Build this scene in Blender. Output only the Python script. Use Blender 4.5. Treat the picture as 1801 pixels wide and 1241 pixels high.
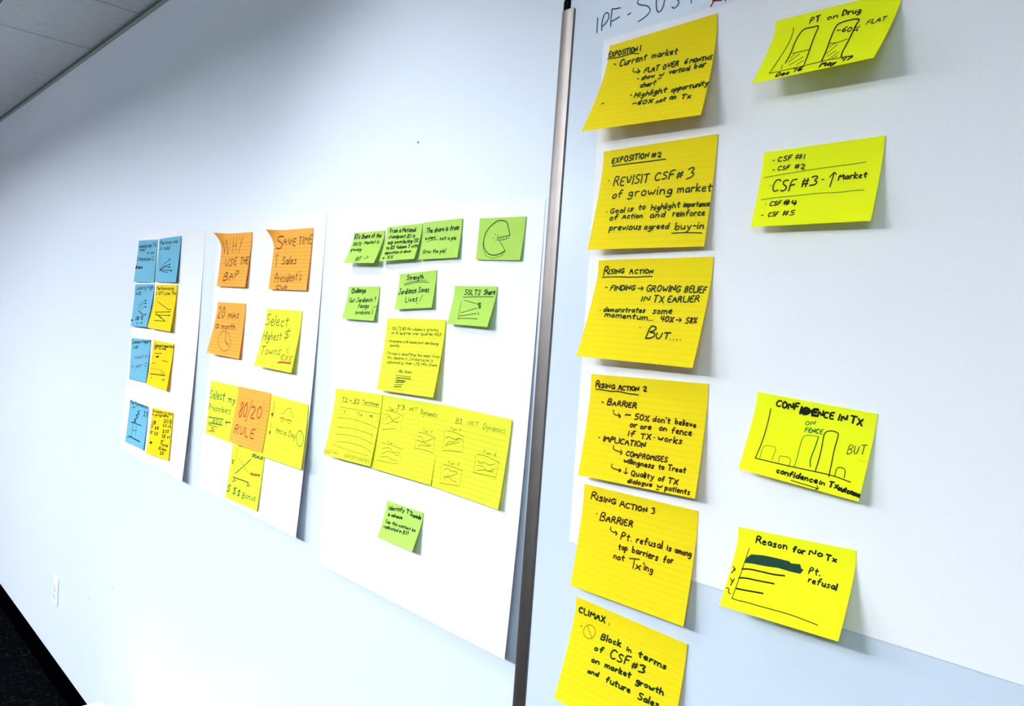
import bpy, math, random
from mathutils import Vector, Matrix
for o in list(bpy.data.objects): bpy.data.objects.remove(o)
SC=bpy.context.scene; COL=SC.collection
H=1.674; DW=0.933; HC=2.741          # eye height, distance to the wall, ceiling height
# ------------------------------------------------ camera
cam=bpy.data.cameras.new('camera'); co=bpy.data.objects.new('camera',cam); COL.objects.link(co)
ax=Vector((0.68056139,-0.0675528,0.72957029)); ay=Vector((0.72924625,-0.03399177,-0.68340651)); az=Vector((0.07096541,0.99713649,0.02612914))
co.matrix_world=Matrix.Translation((0,-DW,H))@Matrix((ax,ay,az)).to_4x4()
cam.sensor_width=36; cam.lens=1377/1801*36; cam.clip_start=.02
SC.camera=co
# ------------------------------------------------ world, lamps, exposure
w=bpy.data.worlds.new('room_dark'); SC.world=w; w.use_nodes=True
w.node_tree.nodes['Background'].inputs[0].default_value=(.55,.6,.7,1); w.node_tree.nodes['Background'].inputs[1].default_value=.05
def area(x,y,z,sx,sy,pw,col=(.875,.94,1),rot=(0,0,0)):
    l=bpy.data.lights.new('ceiling_lamp_or_fill','AREA'); l.shape='RECTANGLE'; l.size=sx; l.size_y=sy; l.energy=pw; l.color=col
    o=bpy.data.objects.new('ceiling_lamp_or_fill',l); COL.objects.link(o); o.location=(x,y,z); o.rotation_euler=rot; return o
COOL=(.72,.87,1); MID=(.90,.95,1); DIM=(.92,.93,1)
for x,pw,cl in ((-8.92,50,DIM),(-6.48,54,DIM),(-4.04,84,MID),(-1.60,74,MID),(.84,38,COOL),(3.28,10,COOL)):
    area(x,-2.55,HC-.30,1.2,.3,pw,cl)                       # ceiling lamp rows: light down ...
    area(x,-2.55,HC-.28,1.1,.24,pw*.8,cl,(math.pi,0,0))     # ... and an added upward fill, no known fixture, to brighten ceiling and upper wall
def spot(x,y,pw,ang,tx,tz):
    l=bpy.data.lights.new('hot_patch_fill','SPOT'); l.energy=pw; l.spot_size=math.radians(ang); l.spot_blend=1; l.shadow_soft_size=.16; l.color=(.96,.98,1)
    o=bpy.data.objects.new('hot_patch_fill',l); COL.objects.link(o); o.location=(x,y,HC-.02)
    o.rotation_euler=(Vector((tx,0,tz))-o.location).to_track_quat('-Z','Y').to_euler()
spot(-1.40,-.85,32,90,-1.40,1.6)  # added spot without a known fixture, strengthens the bright patch on the wall
SC.view_settings.view_transform='Standard'; SC.view_settings.look='None'; SC.view_settings.gamma=1; SC.view_settings.use_curve_mapping=False
SC.view_settings.exposure=0.64
random.seed(4)
# ------------------------------------------------ materials
def lin(c): return tuple((v/12.92 if v<=.04045 else ((v+.055)/1.055)**2.4) for v in c)
def mat(name,rgb,rough=.6,metal=0,spec=.5,srgb=True):
    m=bpy.data.materials.new(name); m.use_nodes=True; b=m.node_tree.nodes['Principled BSDF']
    c=lin([v/255 for v in rgb]) if srgb else rgb
    b.inputs['Base Color'].default_value=(*c,1); b.inputs['Roughness'].default_value=rough; b.inputs['Metallic'].default_value=metal
    b.inputs['Specular IOR Level'].default_value=spec
    m.diffuse_color=(*c,1); return m
def nd(m,t,**k):
    n=m.node_tree.nodes.new(t)
    for a,b in k.items(): setattr(n,a,b)
    return n
def lk(m,a,b): m.node_tree.links.new(a,b)
def noisy(m,scale,amt,bump=0,bscale=200,dist=.001,detail=4):
    b=m.node_tree.nodes['Principled BSDF']; c=tuple(b.inputs['Base Color'].default_value)
    g=nd(m,'ShaderNodeNewGeometry'); n=nd(m,'ShaderNodeTexNoise'); n.inputs['Scale'].default_value=scale; n.inputs['Detail'].default_value=detail
    lk(m,g.outputs['Position'],n.inputs['Vector'])
    r=nd(m,'ShaderNodeValToRGB'); r.color_ramp.elements[0].position=.3; r.color_ramp.elements[1].position=.7
    r.color_ramp.elements[0].color=tuple(v*(1-amt) for v in c[:3])+(1,); r.color_ramp.elements[1].color=tuple(min(1,v*(1+amt)) for v in c[:3])+(1,)
    lk(m,n.outputs['Fac'],r.inputs[0]); lk(m,r.outputs[0],b.inputs['Base Color'])
    if bump:
        n2=nd(m,'ShaderNodeTexNoise'); n2.inputs['Scale'].default_value=bscale; lk(m,g.outputs['Position'],n2.inputs['Vector'])
        bp=nd(m,'ShaderNodeBump'); bp.inputs['Strength'].default_value=bump; bp.inputs['Distance'].default_value=dist
        lk(m,n2.outputs['Fac'],bp.inputs['Height']); lk(m,bp.outputs[0],b.inputs['Normal'])
    return m
WALL=noisy(mat('wall_paint',(210,219,230),.42,spec=.5),1.3,.012,.25,260,.0006)
BOARDM=noisy(mat('whiteboard_enamel',(199,210,222),.28),3,.012)
CEIL=noisy(mat('ceiling_tile',(243,243,245),.95,spec=.1),60,.06,.4,180,.002)
FARW=mat('far_wall_paint',(172,173,176),.7)
GRID=mat('ceiling_grid_metal',(112,124,126),.6); ANGLE=mat('wall_angle_metal',(140,154,150),.6)
VOID=mat('ceiling_void',(60,64,68),.9)
ALU=noisy(mat('brushed_aluminium',(128,122,118),.42,1),30,.06)
BLACKM=mat('black_plastic',(2,2,2),.7,spec=.05); CREAM=mat('cream_tape',(214,214,180),.5)
BASEB=mat('black_vinyl_base',(1,1,2),.9,spec=0)
WHITEP=mat('white_plastic',(226,228,230),.3); SCREW=mat('screw_metal',(150,150,150),.3,1); SLOT=mat('dark_slot',(20,20,20),.6)
CARD=noisy(mat('white_board_box',(238,240,242),.6),40,.02)
GAP=mat('dark_gap',(60,64,70),.7)
def carpet():
    m=mat('dark_carpet',(4,6,7),1,spec=0); b=m.node_tree.nodes['Principled BSDF']
    g=nd(m,'ShaderNodeNewGeometry')
    mp=nd(m,'ShaderNodeMapping'); mp.inputs['Scale'].default_value=(14,130,1); lk(m,g.outputs['Position'],mp.inputs[0])
    n=nd(m,'ShaderNodeTexNoise'); n.inputs['Scale'].default_value=1; n.inputs['Detail'].default_value=6; lk(m,mp.outputs[0],n.inputs['Vector'])
    mp2=nd(m,'ShaderNodeMapping'); mp2.inputs['Scale'].default_value=(120,14,1); lk(m,g.outputs['Position'],mp2.inputs[0])
    n2=nd(m,'ShaderNodeTexNoise'); n2.inputs['Scale'].default_value=1; n2.inputs['Detail'].default_value=6; lk(m,mp2.outputs[0],n2.inputs['Vector'])
    mx=nd(m,'ShaderNodeMath',operation='MAXIMUM'); lk(m,n.outputs['Fac'],mx.inputs[0]); lk(m,n2.outputs['Fac'],mx.inputs[1])
    r=nd(m,'ShaderNodeValToRGB'); e=r.color_ramp.elements; e[0].position=.61; e[0].color=(.0012,.0016,.002,1); e[1].position=.74; e[1].color=(.014,.026,.026,1)
    lk(m,mx.outputs[0],r.inputs[0]); lk(m,r.outputs[0],b.inputs['Base Color']); return m
CARPET=carpet()
def paper(name,rgb,transl=.35,lined=0,line=(.75,.6,.2),wt=.05,spec=.15,fiber=.015):
    m=mat(name,rgb,.75,spec=spec); nt=m.node_tree; b=nt.nodes['Principled BSDF']; out=nt.nodes['Material Output']
    c=tuple(b.inputs['Base Color'].default_value)
    g=nd(m,'ShaderNodeNewGeometry'); n=nd(m,'ShaderNodeTexNoise'); n.inputs['Scale'].default_value=420; n.inputs['Detail'].default_value=3
    lk(m,g.outputs['Position'],n.inputs['Vector'])
    mr=nd(m,'ShaderNodeMapRange'); mr.inputs[1].default_value=.3; mr.inputs[2].default_value=.7; mr.inputs[3].default_value=1-fiber*2; mr.inputs[4].default_value=1; lk(m,n.outputs['Fac'],mr.inputs[0])
    sc=nd(m,'ShaderNodeMixRGB',blend_type='MULTIPLY'); sc.inputs[0].default_value=1; sc.inputs[1].default_value=c; lk(m,mr.outputs[0],sc.inputs[2])
    col=sc.outputs[0]
    if lined:
        uv=nd(m,'ShaderNodeUVMap'); sp=nd(m,'ShaderNodeSeparateXYZ'); lk(m,uv.outputs[0],sp.inputs[0])
        a=nd(m,'ShaderNodeMath',operation='MULTIPLY'); a.inputs[1].default_value=lined; lk(m,sp.outputs['Y'],a.inputs[0])
        f=nd(m,'ShaderNodeMath',operation='FRACT'); lk(m,a.outputs[0],f.inputs[0])
        lt=nd(m,'ShaderNodeMath',operation='LESS_THAN'); lt.inputs[1].default_value=wt if lined==18 else .1; lk(m,f.outputs[0],lt.inputs[0])
        gt=nd(m,'ShaderNodeMath',operation='GREATER_THAN'); gt.inputs[1].default_value=2.5/lined; lk(m,sp.outputs['Y'],gt.inputs[0])
        mu=nd(m,'ShaderNodeMath',operation='MULTIPLY'); lk(m,lt.outputs[0],mu.inputs[0]); lk(m,gt.outputs[0],mu.inputs[1])
        mx=nd(m,'ShaderNodeMixRGB'); lk(m,mu.outputs[0],mx.inputs[0]); lk(m,col,mx.inputs[1])
        mx.inputs[2].default_value=tuple(c[i]*line[i] for i in range(3))+(1,); col=mx.outputs[0]
    lk(m,col,b.inputs['Base Color'])
    if transl:
        t=nd(m,'ShaderNodeBsdfTranslucent'); lk(m,col,t.inputs[0]); ms=nd(m,'ShaderNodeMixShader'); ms.inputs[0].default_value=transl
        lk(m,b.outputs[0],ms.inputs[1]); lk(m,t.outputs[0],ms.inputs[2]); lk(m,ms.outputs[0],out.inputs['Surface'])
    return m
PM={'paper':paper('flip_chart_paper',(247,247,248),.12),
 'gold':paper('gold_note_paper',(249,229,26),.32,18,(.9,.74,.6)),
 'lime':paper('lime_note_paper',(250,255,26),.28),
 'green':paper('green_note_paper',(188,226,104),.32),
 'blue':paper('blue_note_paper',(112,184,211),.2),
 'sun':paper('sunny_note_paper',(250,224,14),.32),
 'orange':paper('orange_note_paper',(254,190,78),.32,16,(.72,.58,.4)),
 'lemon':paper('lemon_note_paper',(240,246,66),.32,16,(.72,.8,.35))}
INK={'N':(8,72,26),'M':(72,28,8),'K':(12,20,8),'G':(10,130,60),'F':(6,84,62),'U':(44,36,8),'D':(16,52,40),'D2':(60,84,20),'V':(110,90,150),'R':(196,62,24),
 'O':(112,70,14),'O2':(104,110,18),'L':(136,134,16),'I':(46,92,140),'C':(178,12,52)}
IM={k:mat('ink_'+n,[v*(.62 if max(INK[k])<110 else .85) for v in INK[k]],.6,spec=.12) for k,n in dict(N='dark_green',M='dark_brown',K='black',G='green',F='deep_green',U='umber',D='blue_black',D2='olive_black',V='violet',R='red',O='brown',O2='olive',L='pale_olive',I='blue_board_marker',C='red_board_marker').items()}
# ------------------------------------------------ mesh helpers
class MB:
    def __init__(s): s.v=[];s.f=[];s.m=[];s.uv={}
    def box(s,x0,x1,y0,y1,z0,z1,mi=0):
        n=len(s.v); s.v+=[(x,y,z) for z in (z0,z1) for y in (y0,y1) for x in (x0,x1)]
        for q in ((0,2,3,1),(4,5,7,6),(0,1,5,4),(2,6,7,3),(0,4,6,2),(1,3,7,5)): s.f.append(tuple(n+i for i in q)); s.m.append(mi)
    def prism(s,prof,z0,z1,mi=0,tilt=0):      # profile in (x,y), extruded in z
        n=len(s.v);k=len(prof); s.v+=[(x,y,z0) for x,y in prof]+[(x,y,z1) for x,y in prof]
        for i in range(k): s.f.append((n+i,n+(i+1)%k,n+k+(i+1)%k,n+k+i)); s.m.append(mi)
        s.f.append(tuple(range(n+k-1,n-1,-1))); s.f.append(tuple(range(n+k,n+2*k))); s.m+=[mi,mi]
    def disc(s,cx,cz,y0,y1,r,mi=0,k=14,sx=1):
        n=len(s.v)
        for y in (y0,y1): s.v+=[(cx+sx*r*math.cos(6.2832*i/k),y,cz+r*math.sin(6.2832*i/k)) for i in range(k)]
        for i in range(k): s.f.append((n+i,n+(i+1)%k,n+k+(i+1)%k,n+k+i)); s.m.append(mi)
        s.f.append(tuple(range(n+k,n+2*k))); s.f.append(tuple(range(n+k-1,n-1,-1))); s.m+=[mi,mi]
    def build(s,name,mats,parent=None,bevel=0,smooth=False):
        me=bpy.data.meshes.new(name); me.from_pydata(s.v,[],s.f)
        for m in (mats if isinstance(mats,(list,tuple)) else [mats]): me.materials.append(m)
        for p,i in zip(me.polygons,s.m): p.material_index=i; p.use_smooth=smooth
        me.validate(); me.update()
        o=bpy.data.objects.new(name,me); COL.objects.link(o)
        if parent: o.parent=parent
        if bevel:
            b=o.modifiers.new('bevel','BEVEL'); b.width=bevel; b.segments=3; b.limit_method='ANGLE'
        return o
def empty(name,loc,label,cat,group=None):
    o=bpy.data.objects.new(name,None); COL.objects.link(o); o.location=loc; o.empty_display_size=.05
    o['label']=label; o['category']=cat
    if group: o['group']=group
    return o
def struct(o): o['kind']='structure'; return o
def rel(mb,loc): mb.v=[(a-loc[0],b-loc[1],c-loc[2]) for a,b,c in mb.v]; return mb
# ------------------------------------------------ the room
XL,XR,YF=-13.0,4.0,-6.0
m=MB(); m.box(XL,XR,0,.15,0,3.0); wall=struct(m.build('wall_back',WALL))
m=MB(); m.box(XL,XR,YF-.15,YF,0,3.0); struct(m.build('wall_front',FARW))
m=MB(); m.box(XL-.15,XL,YF-.15,.15,0,3.0); struct(m.build('wall_left',FARW))
m=MB(); m.box(XR,XR+.15,YF-.15,.15,0,3.0); struct(m.build('wall_right',FARW))
m=MB(); m.box(XL-.15,XR+.15,YF-.15,.15,-.1,0); struct(m.build('floor',CARPET))
m=MB(); m.box(XL,XR,YF,0,HC+.04,HC+.1); ceil=struct(m.build('ceiling',VOID))
m=MB(); m.box(XL,XR,-.011,0,0,.1); struct(m.build('baseboard_back',BASEB,bevel=.003))
m=MB(); m.box(XL,XR,-.016,0,HC-.004,HC-.001); m.box(XL,XR,-.0025,0,HC-.018,HC-.001); struct(m.build('trim_1',ANGLE))
# ceiling tiles: real boards between recessed grid bars
PX0=-3.112; PITCH=.6045; Y0=-.388
xs=[PX0+PITCH*k for k in range(-16,12)]
xs=[x for x in xs if XL<x<XR]; ys=[0,Y0]+[Y0-.6045*k for k in range(1,6)]
tm={}
for j in range(len(ys)-1):
    for i in range(len(xs)-1):
        w_=xs[i+1]-xs[i]; d=ys[j]-ys[j+1]
        if j not in tm:
            t=MB(); t.box(-w_/2+.006,w_/2-.006,-d/2+.006,d/2-.006,0,.016); o=t.build('ceiling_tile',CEIL,ceil,bevel=.003); tm[j]=o
        else: o=tm[j].copy(); COL.objects.link(o); o.parent=ceil
        o.location=((xs[i]+xs[i+1])/2,(ys[j]+ys[j+1])/2,HC+random.uniform(-.0006,.0006))
gm=None
for x in xs:
    if gm is None:
        t=MB(); t.box(-.009,.009,ys[-1],0,.004,.0055); gm=t.build('grid_bar',GRID,ceil)
        o=gm
    else: o=gm.copy(); COL.objects.link(o); o.parent=ceil
    o.location=(x,0,HC)
for y in ys[1:]:
    t=MB(); t.box(XL,XR,y-.009,y+.009,.002,.0035); o=t.build('grid_bar',GRID,ceil); o.location=(0,0,HC)
# small scuffs on the paint
m=MB(); m.disc(-1.318,2.045,-.0006,0,.0022); o=m.build('nail_hole',GAP,wall)
m=MB(); m.disc(-3.06,.63,-.0006,0,.003,sx=.4); o=m.build('scuff',GAP,wall)
m=MB(); m.disc(-3.35,.50,-.0006,0,.003,sx=.5); o=m.build('scuff',GAP,wall)
# wall outlet
def outlet(cx,cz):
    r=empty('wall_outlet',(cx,0,cz),'white duplex power outlet low on the wall at the left','outlet')
    m=MB(); m.box(-.038,.038,-.007,0,-.061,.061); m.build('cover_plate',WHITEP,r,bevel=.0035)
    for s in (-1,1):
        m=MB(); m.disc(0,s*.0215,-.0095,-.006,.0165); f=m.build('socket_face',WHITEP,r,bevel=.0008)
        m=MB(); m.box(-.007,-.005,-.0099,-.0088,s*.0215-.001,s*.0215+.008); m.box(.005,.007,-.0099,-.0088,s*.0215-.001,s*.0215+.008); m.disc(0,s*.0215-.007,-.0099,-.0088,.0025); m.build('socket_slots',SLOT,f)
    m=MB(); m.disc(0,0,-.0085,-.006,.003); m.build('screw',SCREW,r)
outlet(-3.828,.393)
# white box standing on the floor by the wall
bx=empty('storage_box',(-2.62,-.23,0),'white storage box on the floor by the wall, only its corner in view','box')
m=MB(); m.box(-.20,.20,-.14,.14,0,.285); m.build('body',CARD,bx,bevel=.004)
m=MB(); m.box(-.207,.207,-.147,.147,.262,.32); m.build('lid',CARD,bx,bevel=.004)
# ------------------------------------------------ whiteboard with metal rail
BX0=-.905; BT=.020
wb=empty('whiteboard',(BX0,0,1.05),'large whiteboard behind the golden notes, with a grey metal rail down its left edge','whiteboard')
L=(BX0,0,1.05)
m=MB(); m.box(BX0+.004,1.75,-BT,-.001,1.674-.80,1.674+.84); rel(m,L).build('writing_surface',BOARDM,wb)
# rail: rounded extrusion, its top end cut a little aslant
ztop=H+.568*DW-.004; zb=1.674-.80
prof=[(-.0145,0),(-.0145,-.0165)]+[(-.0140+.0262*i/12,-.0175-.0035*math.sin(math.pi*(.12+.76*i/12))) for i in range(13)]+[(.0125,-.0165),(.0125,0)]
prof=[(BX0+.008+a,b-.003) for a,b in prof]
m=MB(); m.prism(prof,zb,ztop); rel(m,L).build('metal_rail',ALU,wb,bevel=.0004)['label']='grey brushed metal rail'
m=MB(); m.box(BX0+.0206,BX0+.0222,-.0212,-.018,zb,ztop-.002); rel(m,L).build('rail_gap_shade',GAP,wb)  # dark strip standing in for the shade in the gap between rail and board
m=MB(); m.prism([(BX0-.0045,-.001),(BX0-.0045,-.021),(BX0,-.0232),(BX0+.009,-.0232),(BX0+.0105,-.021),(BX0+.0105,-.001)],ztop+.0002,ztop+.23); rel(m,L).build('hinge_post',BLACKM,wb)['label']='black post above the rail'
m=MB(); n=len(m.v)
pz=ztop+.006
for y in (-.0240,-.0234):
    m.v+=[(BX0-.004,y,pz+.004),(BX0+.0075,y,pz+.022),(BX0+.0075,y,pz+.06),(BX0-.004,y,pz+.06)]
m.f+=[(0,1,2,3),(7,6,5,4),(0,4,5,1),(1,5,6,2),(2,6,7,3),(3,7,4,0)]; m.m+=[0]*6
rel(m,L).build('cream_tape',CREAM,wb)['label']='cream tape'
m=MB(); m.box(-.002,.002,0,0,0,0)
# ------------------------------------------------ handwriting: single-stroke letters
GL={
'A':"0,0 2,7 4,0;.9,2.6 3.2,2.6",'B':"0,0 .3,7 2.6,7 3.6,5.6 2.4,3.9 .4,3.6 2.8,3.4 3.8,1.8 2.6,.1 0,0",'C':"4,6 2.8,7 1.2,6.4 0,3.8 .5,1 2,0 3.8,.8",
'D':"0,0 .2,7 2.2,6.7 3.8,4.4 3.4,1.6 1.8,.2 0,0",'E':"3.4,7 .3,6.9 0,0 3.4,0;.2,3.6 2.8,3.7",'F':"3.6,7 .3,6.8 0,0;.2,3.6 2.8,3.8",
'G':"4,6 2.6,7 .8,6 0,3.4 .8,.6 2.6,0 4,1.4 4,3 2.3,3",'H':"0,7 0,0;3.8,7 3.8,0;0,3.5 3.8,3.6",'I':"0.2,7 0,0",'J':"3,7 3,1.6 2,0 .6,.2 0,1.6;1.6,7 4.2,7",
'K':"0,7 0,0;3.6,7 0,3.2 3.8,0",'L':"0,7 0,0 3.4,.2",'M':"0,0 .5,7 2.4,2.4 4.3,7 5,0",'N':"0,0 .2,7 3.6,.2 3.8,7",'O':"2,7 .4,5.8 0,3 1,.2 2.8,.2 4,2.8 3.6,5.8 2,7",
'P':"0,0 .3,7 2.4,7 3.6,5.4 2.4,3.6 .3,3.2",'Q':"2,7 .3,5.6 0,2.8 1.2,.2 3,.4 4,3 3.6,5.8 2,7;2.4,1.8 4.2,-.6",'R':"0,0 .3,7 2.5,7 3.5,5.6 2.4,3.9 .3,3.5 2,3.4 3.9,0",
'S':"3.6,6.3 2,7 .5,5.8 1,4.2 3.1,3 3.3,1.2 1.8,0 0,.7",'T':"0,6.9 4.2,7;2.1,7 2,0",'U':"0,7 .1,1.6 1.6,0 3.2,1 3.6,7",'V':"0,7 1.9,0 3.8,7",'W':"0,7 1,0 2.5,5 3.9,0 5,7",
'X':"0,7 3.8,0;3.6,7 0,0",'Y':"0,7 1.9,3.6;3.8,7 1.9,3.6 1.6,0",'Z':"0,7 3.6,6.9 0,0 3.8,.1",
'a':"3,3.6 1.6,4.2 .2,2.6 .6,.4 2,.2 3,2 3.1,3.8 3.2,.1",'b':"0,7 .2,.2;.2,2 1.6,4 3,2.8 2.6,.6 1,0 .2,.8",'c':"2.8,3.4 1.4,4.2 .1,2.4 .8,.2 2.8,.6",
'd':"2.9,3 1.4,4 .1,2.2 .8,.1 2.2,.5 3,2.4;3.2,7 3,0",'e':"0,2 2.8,2.4 2.2,4.1 .8,3.8 0,1.8 1,0 2.9,.5",'f':"3,6.4 1.9,7 1.2,5.6 1,0;0,3.6 2.6,3.8",
'g':"3,3.4 1.6,4.2 .2,2.6 .9,.5 2.4,.9 3,3.8 2.9,-1.4 1.4,-2.6 .1,-1.8",'h':"0,7 0,0;0,2.2 1.5,4 2.8,3.2 3,0",'i':"0,4 0,0;.05,5.6 .15,5.9",'j':"1,4 1,-1.5 0,-2.4;1.1,5.6 1.2,5.9",
'k':"0,7 0,0;2.6,4.2 0,1.8 2.8,0",'l':"0,7 .1,0",'m':"0,4 0,0;0,2.8 1.2,4.1 2.1,3 2.2,0;2.2,2.8 3.4,4.1 4.4,3 4.5,0",'n':"0,4 0,0;0,2.6 1.5,4.1 2.7,3 2.8,0",
'o':"1.5,4.1 .2,3 .3,.9 1.5,0 2.8,1 2.9,3.1 1.5,4.1",'p':"0,4 .1,-2.8;.1,2.6 1.6,4.1 3,2.8 2.4,.6 .2,.5",'q':"3,3.4 1.4,4.1 .2,2.4 1,.3 2.8,1;3,4 3,-2.8",
'r':"0,4 .1,0;.1,2.4 1.2,3.9 2.3,3.6",'s':"2.4,3.7 1,4.1 .3,3.1 2.2,1.5 1.9,.3 .8,0 0,.5",'t':"1.3,6.2 1.1,.8 2,0;0,4 2.8,4.2",'u':"0,4 .2,.8 1.4,0 2.7,1.2;2.9,4 3,0",
'v':"0,4 1.4,0 2.8,4",'w':"0,4 .9,0 2.1,3 3.2,0 4.3,4",'x':"0,4 2.8,0;2.8,4 0,0",'y':"0,4 1.5,.6;3,4 1.3,-1.6 0,-2.6",'z':"0,4 2.6,4 0,0 2.8,0",
'0':"2,7 .4,5.6 .1,2.4 1.4,0 3.2,1.2 3.6,4.6 2,7",'1':"0,7 0,0",'2':"0,5.6 1.4,7 3.1,6 2.6,3.4 0,0 3.6,.1",'3':"0,6.3 1.8,7 3.2,5.6 1.4,3.8 3.3,2.6 2.6,.4 0,.4",
'4':"2.8,0 2.9,7;.9,6.8 0,3 3.8,3.1",'5':"3.4,7 .6,6.8 .3,4 2.4,4.2 3.3,2.2 2,0 0,.5",'6':"2.8,7 .8,4.4 .1,1.6 1.4,0 3.1,1 2.6,3 .4,2.2",'7':"0,7 3.4,7 1,0",
'8':"2.8,6.2 1.4,7 .3,5.6 3,2 2,0 .4,.6 .4,2.4 3,5 2.8,6.2",'9':"3,6 1.4,7 .1,5 1.4,3.6 3,4.8;3.1,6.6 2.6,0",
'#':"1.2,7 .6,0;3.2,7 2.6,0;0,4.8 4,5;0,2.2 3.8,2.4",'%':"3.8,7 .4,0;.6,6.6 .2,5.4 1,5.2 1,6.4 .6,6.6;3.2,1.6 2.8,.4 3.6,.2 3.8,1.4 3.2,1.6",'$':"3.3,5.8 1.6,6.4 .2,5 1,4 3,2.8 2.6,1 .6,.8 0,1.4;1.9,7.6 1.5,-.6",
'!':"0.6,7 .2,2;0,.3 .1,0",'-':"0,3 2,3.1",'.':"0,.2 .2,0",',':"0.3,.4 0,-.8",":":"0,3 .1,3.2;0,.4 .1,.6","'":"0.2,7 0,5.4",'~':"0,2.6 1,3.8 2,2.8 3.2,3.4",'/':"3,7 0,0",'?':"0,5.8 1.6,7 3,5.6 1.6,3.6 1.5,2;1.4,.2 1.5,0",
'+':"1.5,4.5 1.5,.8;0,2.6 3,2.8",')':"0,7 1.4,4.6 1.4,2 0,-.4"}
GLP={k:[[tuple(map(float,p.split(','))) for p in st.split()] for st in v.split(';')] for k,v in GL.items()}
def chaikin(p,n=2):
    for _ in range(n):
        if len(p)<3: return p
        q=[p[0]]
        for a,b in zip(p,p[1:]):
            q.append((a[0]*.75+b[0]*.25,a[1]*.75+b[1]*.25)); q.append((a[0]*.25+b[0]*.75,a[1]*.25+b[1]*.75))
        q.append(p[-1]); p=q
    return p
def layout(txt):
    x=0; out=[]
    for ch in txt:
        if ch==' ': x+=3; continue
        g=GLP[ch]; wdt=max(p[0] for st in g for p in st)
        jy=random.uniform(-.35,.35); sc=random.uniform(.93,1.08)
        for st in g: out.append(chaikin([(x+a*sc+random.uniform(-.14,.14),b*sc+jy+random.uniform(-.16,.16)) for a,b in st],1))
        x+=wdt+1.5
    return out,x-1.5
class Sheet:
    def __init__(s,c,prm,host=None):
        s.host=host
        s.c=[Vector(v) for v in c]; s.ll,s.lr,s.t0,s.p,s.base,s.curl=prm
    def pt(s,u,t,d=0):
        a=s.c[0]*(1-u)+s.c[1]*u; b=s.c[3]*(1-u)+s.c[2]*u; P=a*(1-t)+b*t
        g=max(0,(t-s.t0)/(1-s.t0))**s.p
        l=s.base+(s.ll*(1-u)+s.lr*u)*g+s.curl*max(0,1-u/.3)**2*max(0,1-t/.32)**2
        if s.host: l+=s.host.lift(P.x,P.z)
        return Vector((P.x,-l-d,P.z))
    def lift(s,x,z):          # how far this sheet stands off under the point (x,z)
        c=s.c; t=min(max((c[0].z-z)/(c[0].z-c[3].z),0),1)
        xl=c[0].x*(1-t)+c[3].x*t; xr=c[1].x*(1-t)+c[2].x*t; u=min(max((x-xl)/(xr-xl),0),1)
        return (s.ll*(1-u)+s.lr*u)*max(0,(t-s.t0)/(1-s.t0))**s.p
def ribbon(mb,sh,pts,wid,mi,off,org):
    # pts in sheet coordinates -> flat stroke lying on the sheet, with rounded ends
    q=[]
    for a,b in zip(pts,pts[1:]):
        A=sh.pt(*a); B=sh.pt(*b); n=max(1,int((A-B).length/.006))
        q+=[(a[0]+(b[0]-a[0])*i/n,a[1]+(b[1]-a[1])*i/n) for i in range(n)]
    q.append(pts[-1]); P=[sh.pt(u,t,off) for u,t in q]
    R=[P[0]]
    for v in P[1:]:
        if (v-R[-1]).length>1e-5: R.append(v)
    P=R
    if len(P)<2: return
    h=wid/2
    d0=(P[0]-P[1]).normalized(); d1=(P[-1]-P[-2]).normalized()
    P=[P[0]+d0*h*.75]+P+[P[-1]+d1*h*.75]
    n=len(mb.v); k=len(P)
    for i,v in enumerate(P):
        a=P[max(0,i-1)]; b=P[min(k-1,i+1)]; d=b-a
        e=Vector((d.z,0,-d.x)); 
        if e.length<1e-7: e=Vector((1,0,0))
        e.normalize(); ww=h*(.45 if i in (0,k-1) else 1)
        if 0<i<k-1:
            d_a=(v-a); d_b=(b-v)
            cs=d_a.normalized().dot(d_b.normalized()) if d_a.length>0 and d_b.length>0 else 1
            ww=h*(1 if cs>.3 else 1.15)
        l=v+e*ww-org; r=v-e*ww-org
        mb.v+=[tuple(l),tuple(r)]
    for i in range(k-1): mb.f.append((n+2*i,n+2*i+1,n+2*i+3,n+2*i+2)); mb.m.append(mi)
def write(sh,T,S,F,org,parent,name='handwriting'):
    mb=MB(); inks=[]
    def mi(k):
        if k not in inks: inks.append(k)
        return inks.index(k)
    e0=.00035
    wm=(sh.c[0]-sh.c[1]).length; hm=(sh.c[0]-sh.c[3]).length
    for f,wd,k in F:
        pts=[(f[i],f[i+1]) for i in range(0,len(f),2)]; n=len(mb.v)
        mb.v+=[tuple(sh.pt(u,t,e0)-org) for u,t in pts]; mb.f.append(tuple(range(n,n+len(pts)))); mb.m.append(mi(k))
    for f,wd,k in S:
        pts=[(f[i],f[i+1]) for i in range(0,len(f),2)]
        ribbon(mb,sh,chaikin(pts,2) if len(pts)>4 else chaikin(pts,1) if len(pts)>2 else pts,wd/1000,mi(k),e0+.00002*(len(mb.v)%7),org)
    for txt,s0,t0,s1,t1,ht,wd,k in T:
        st,W=layout(txt); W=max(W,.6)
        if len(txt)==1 and txt in '1.': W=2
        for p in st:
            pts=[]
            for x,y in p:
                a=(x+y*.05)/W; pts.append((s0+(s1-s0)*a,t0+(t1-t0)*a-y/7*ht))
            ribbon(mb,sh,pts,wd/1000*random.uniform(.9,1.12),mi(k),e0+.00002*(len(mb.v)%7),org)
    if not mb.f: return None
    return mb.build(name,[IM[k] for k in inks],parent)
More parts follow.
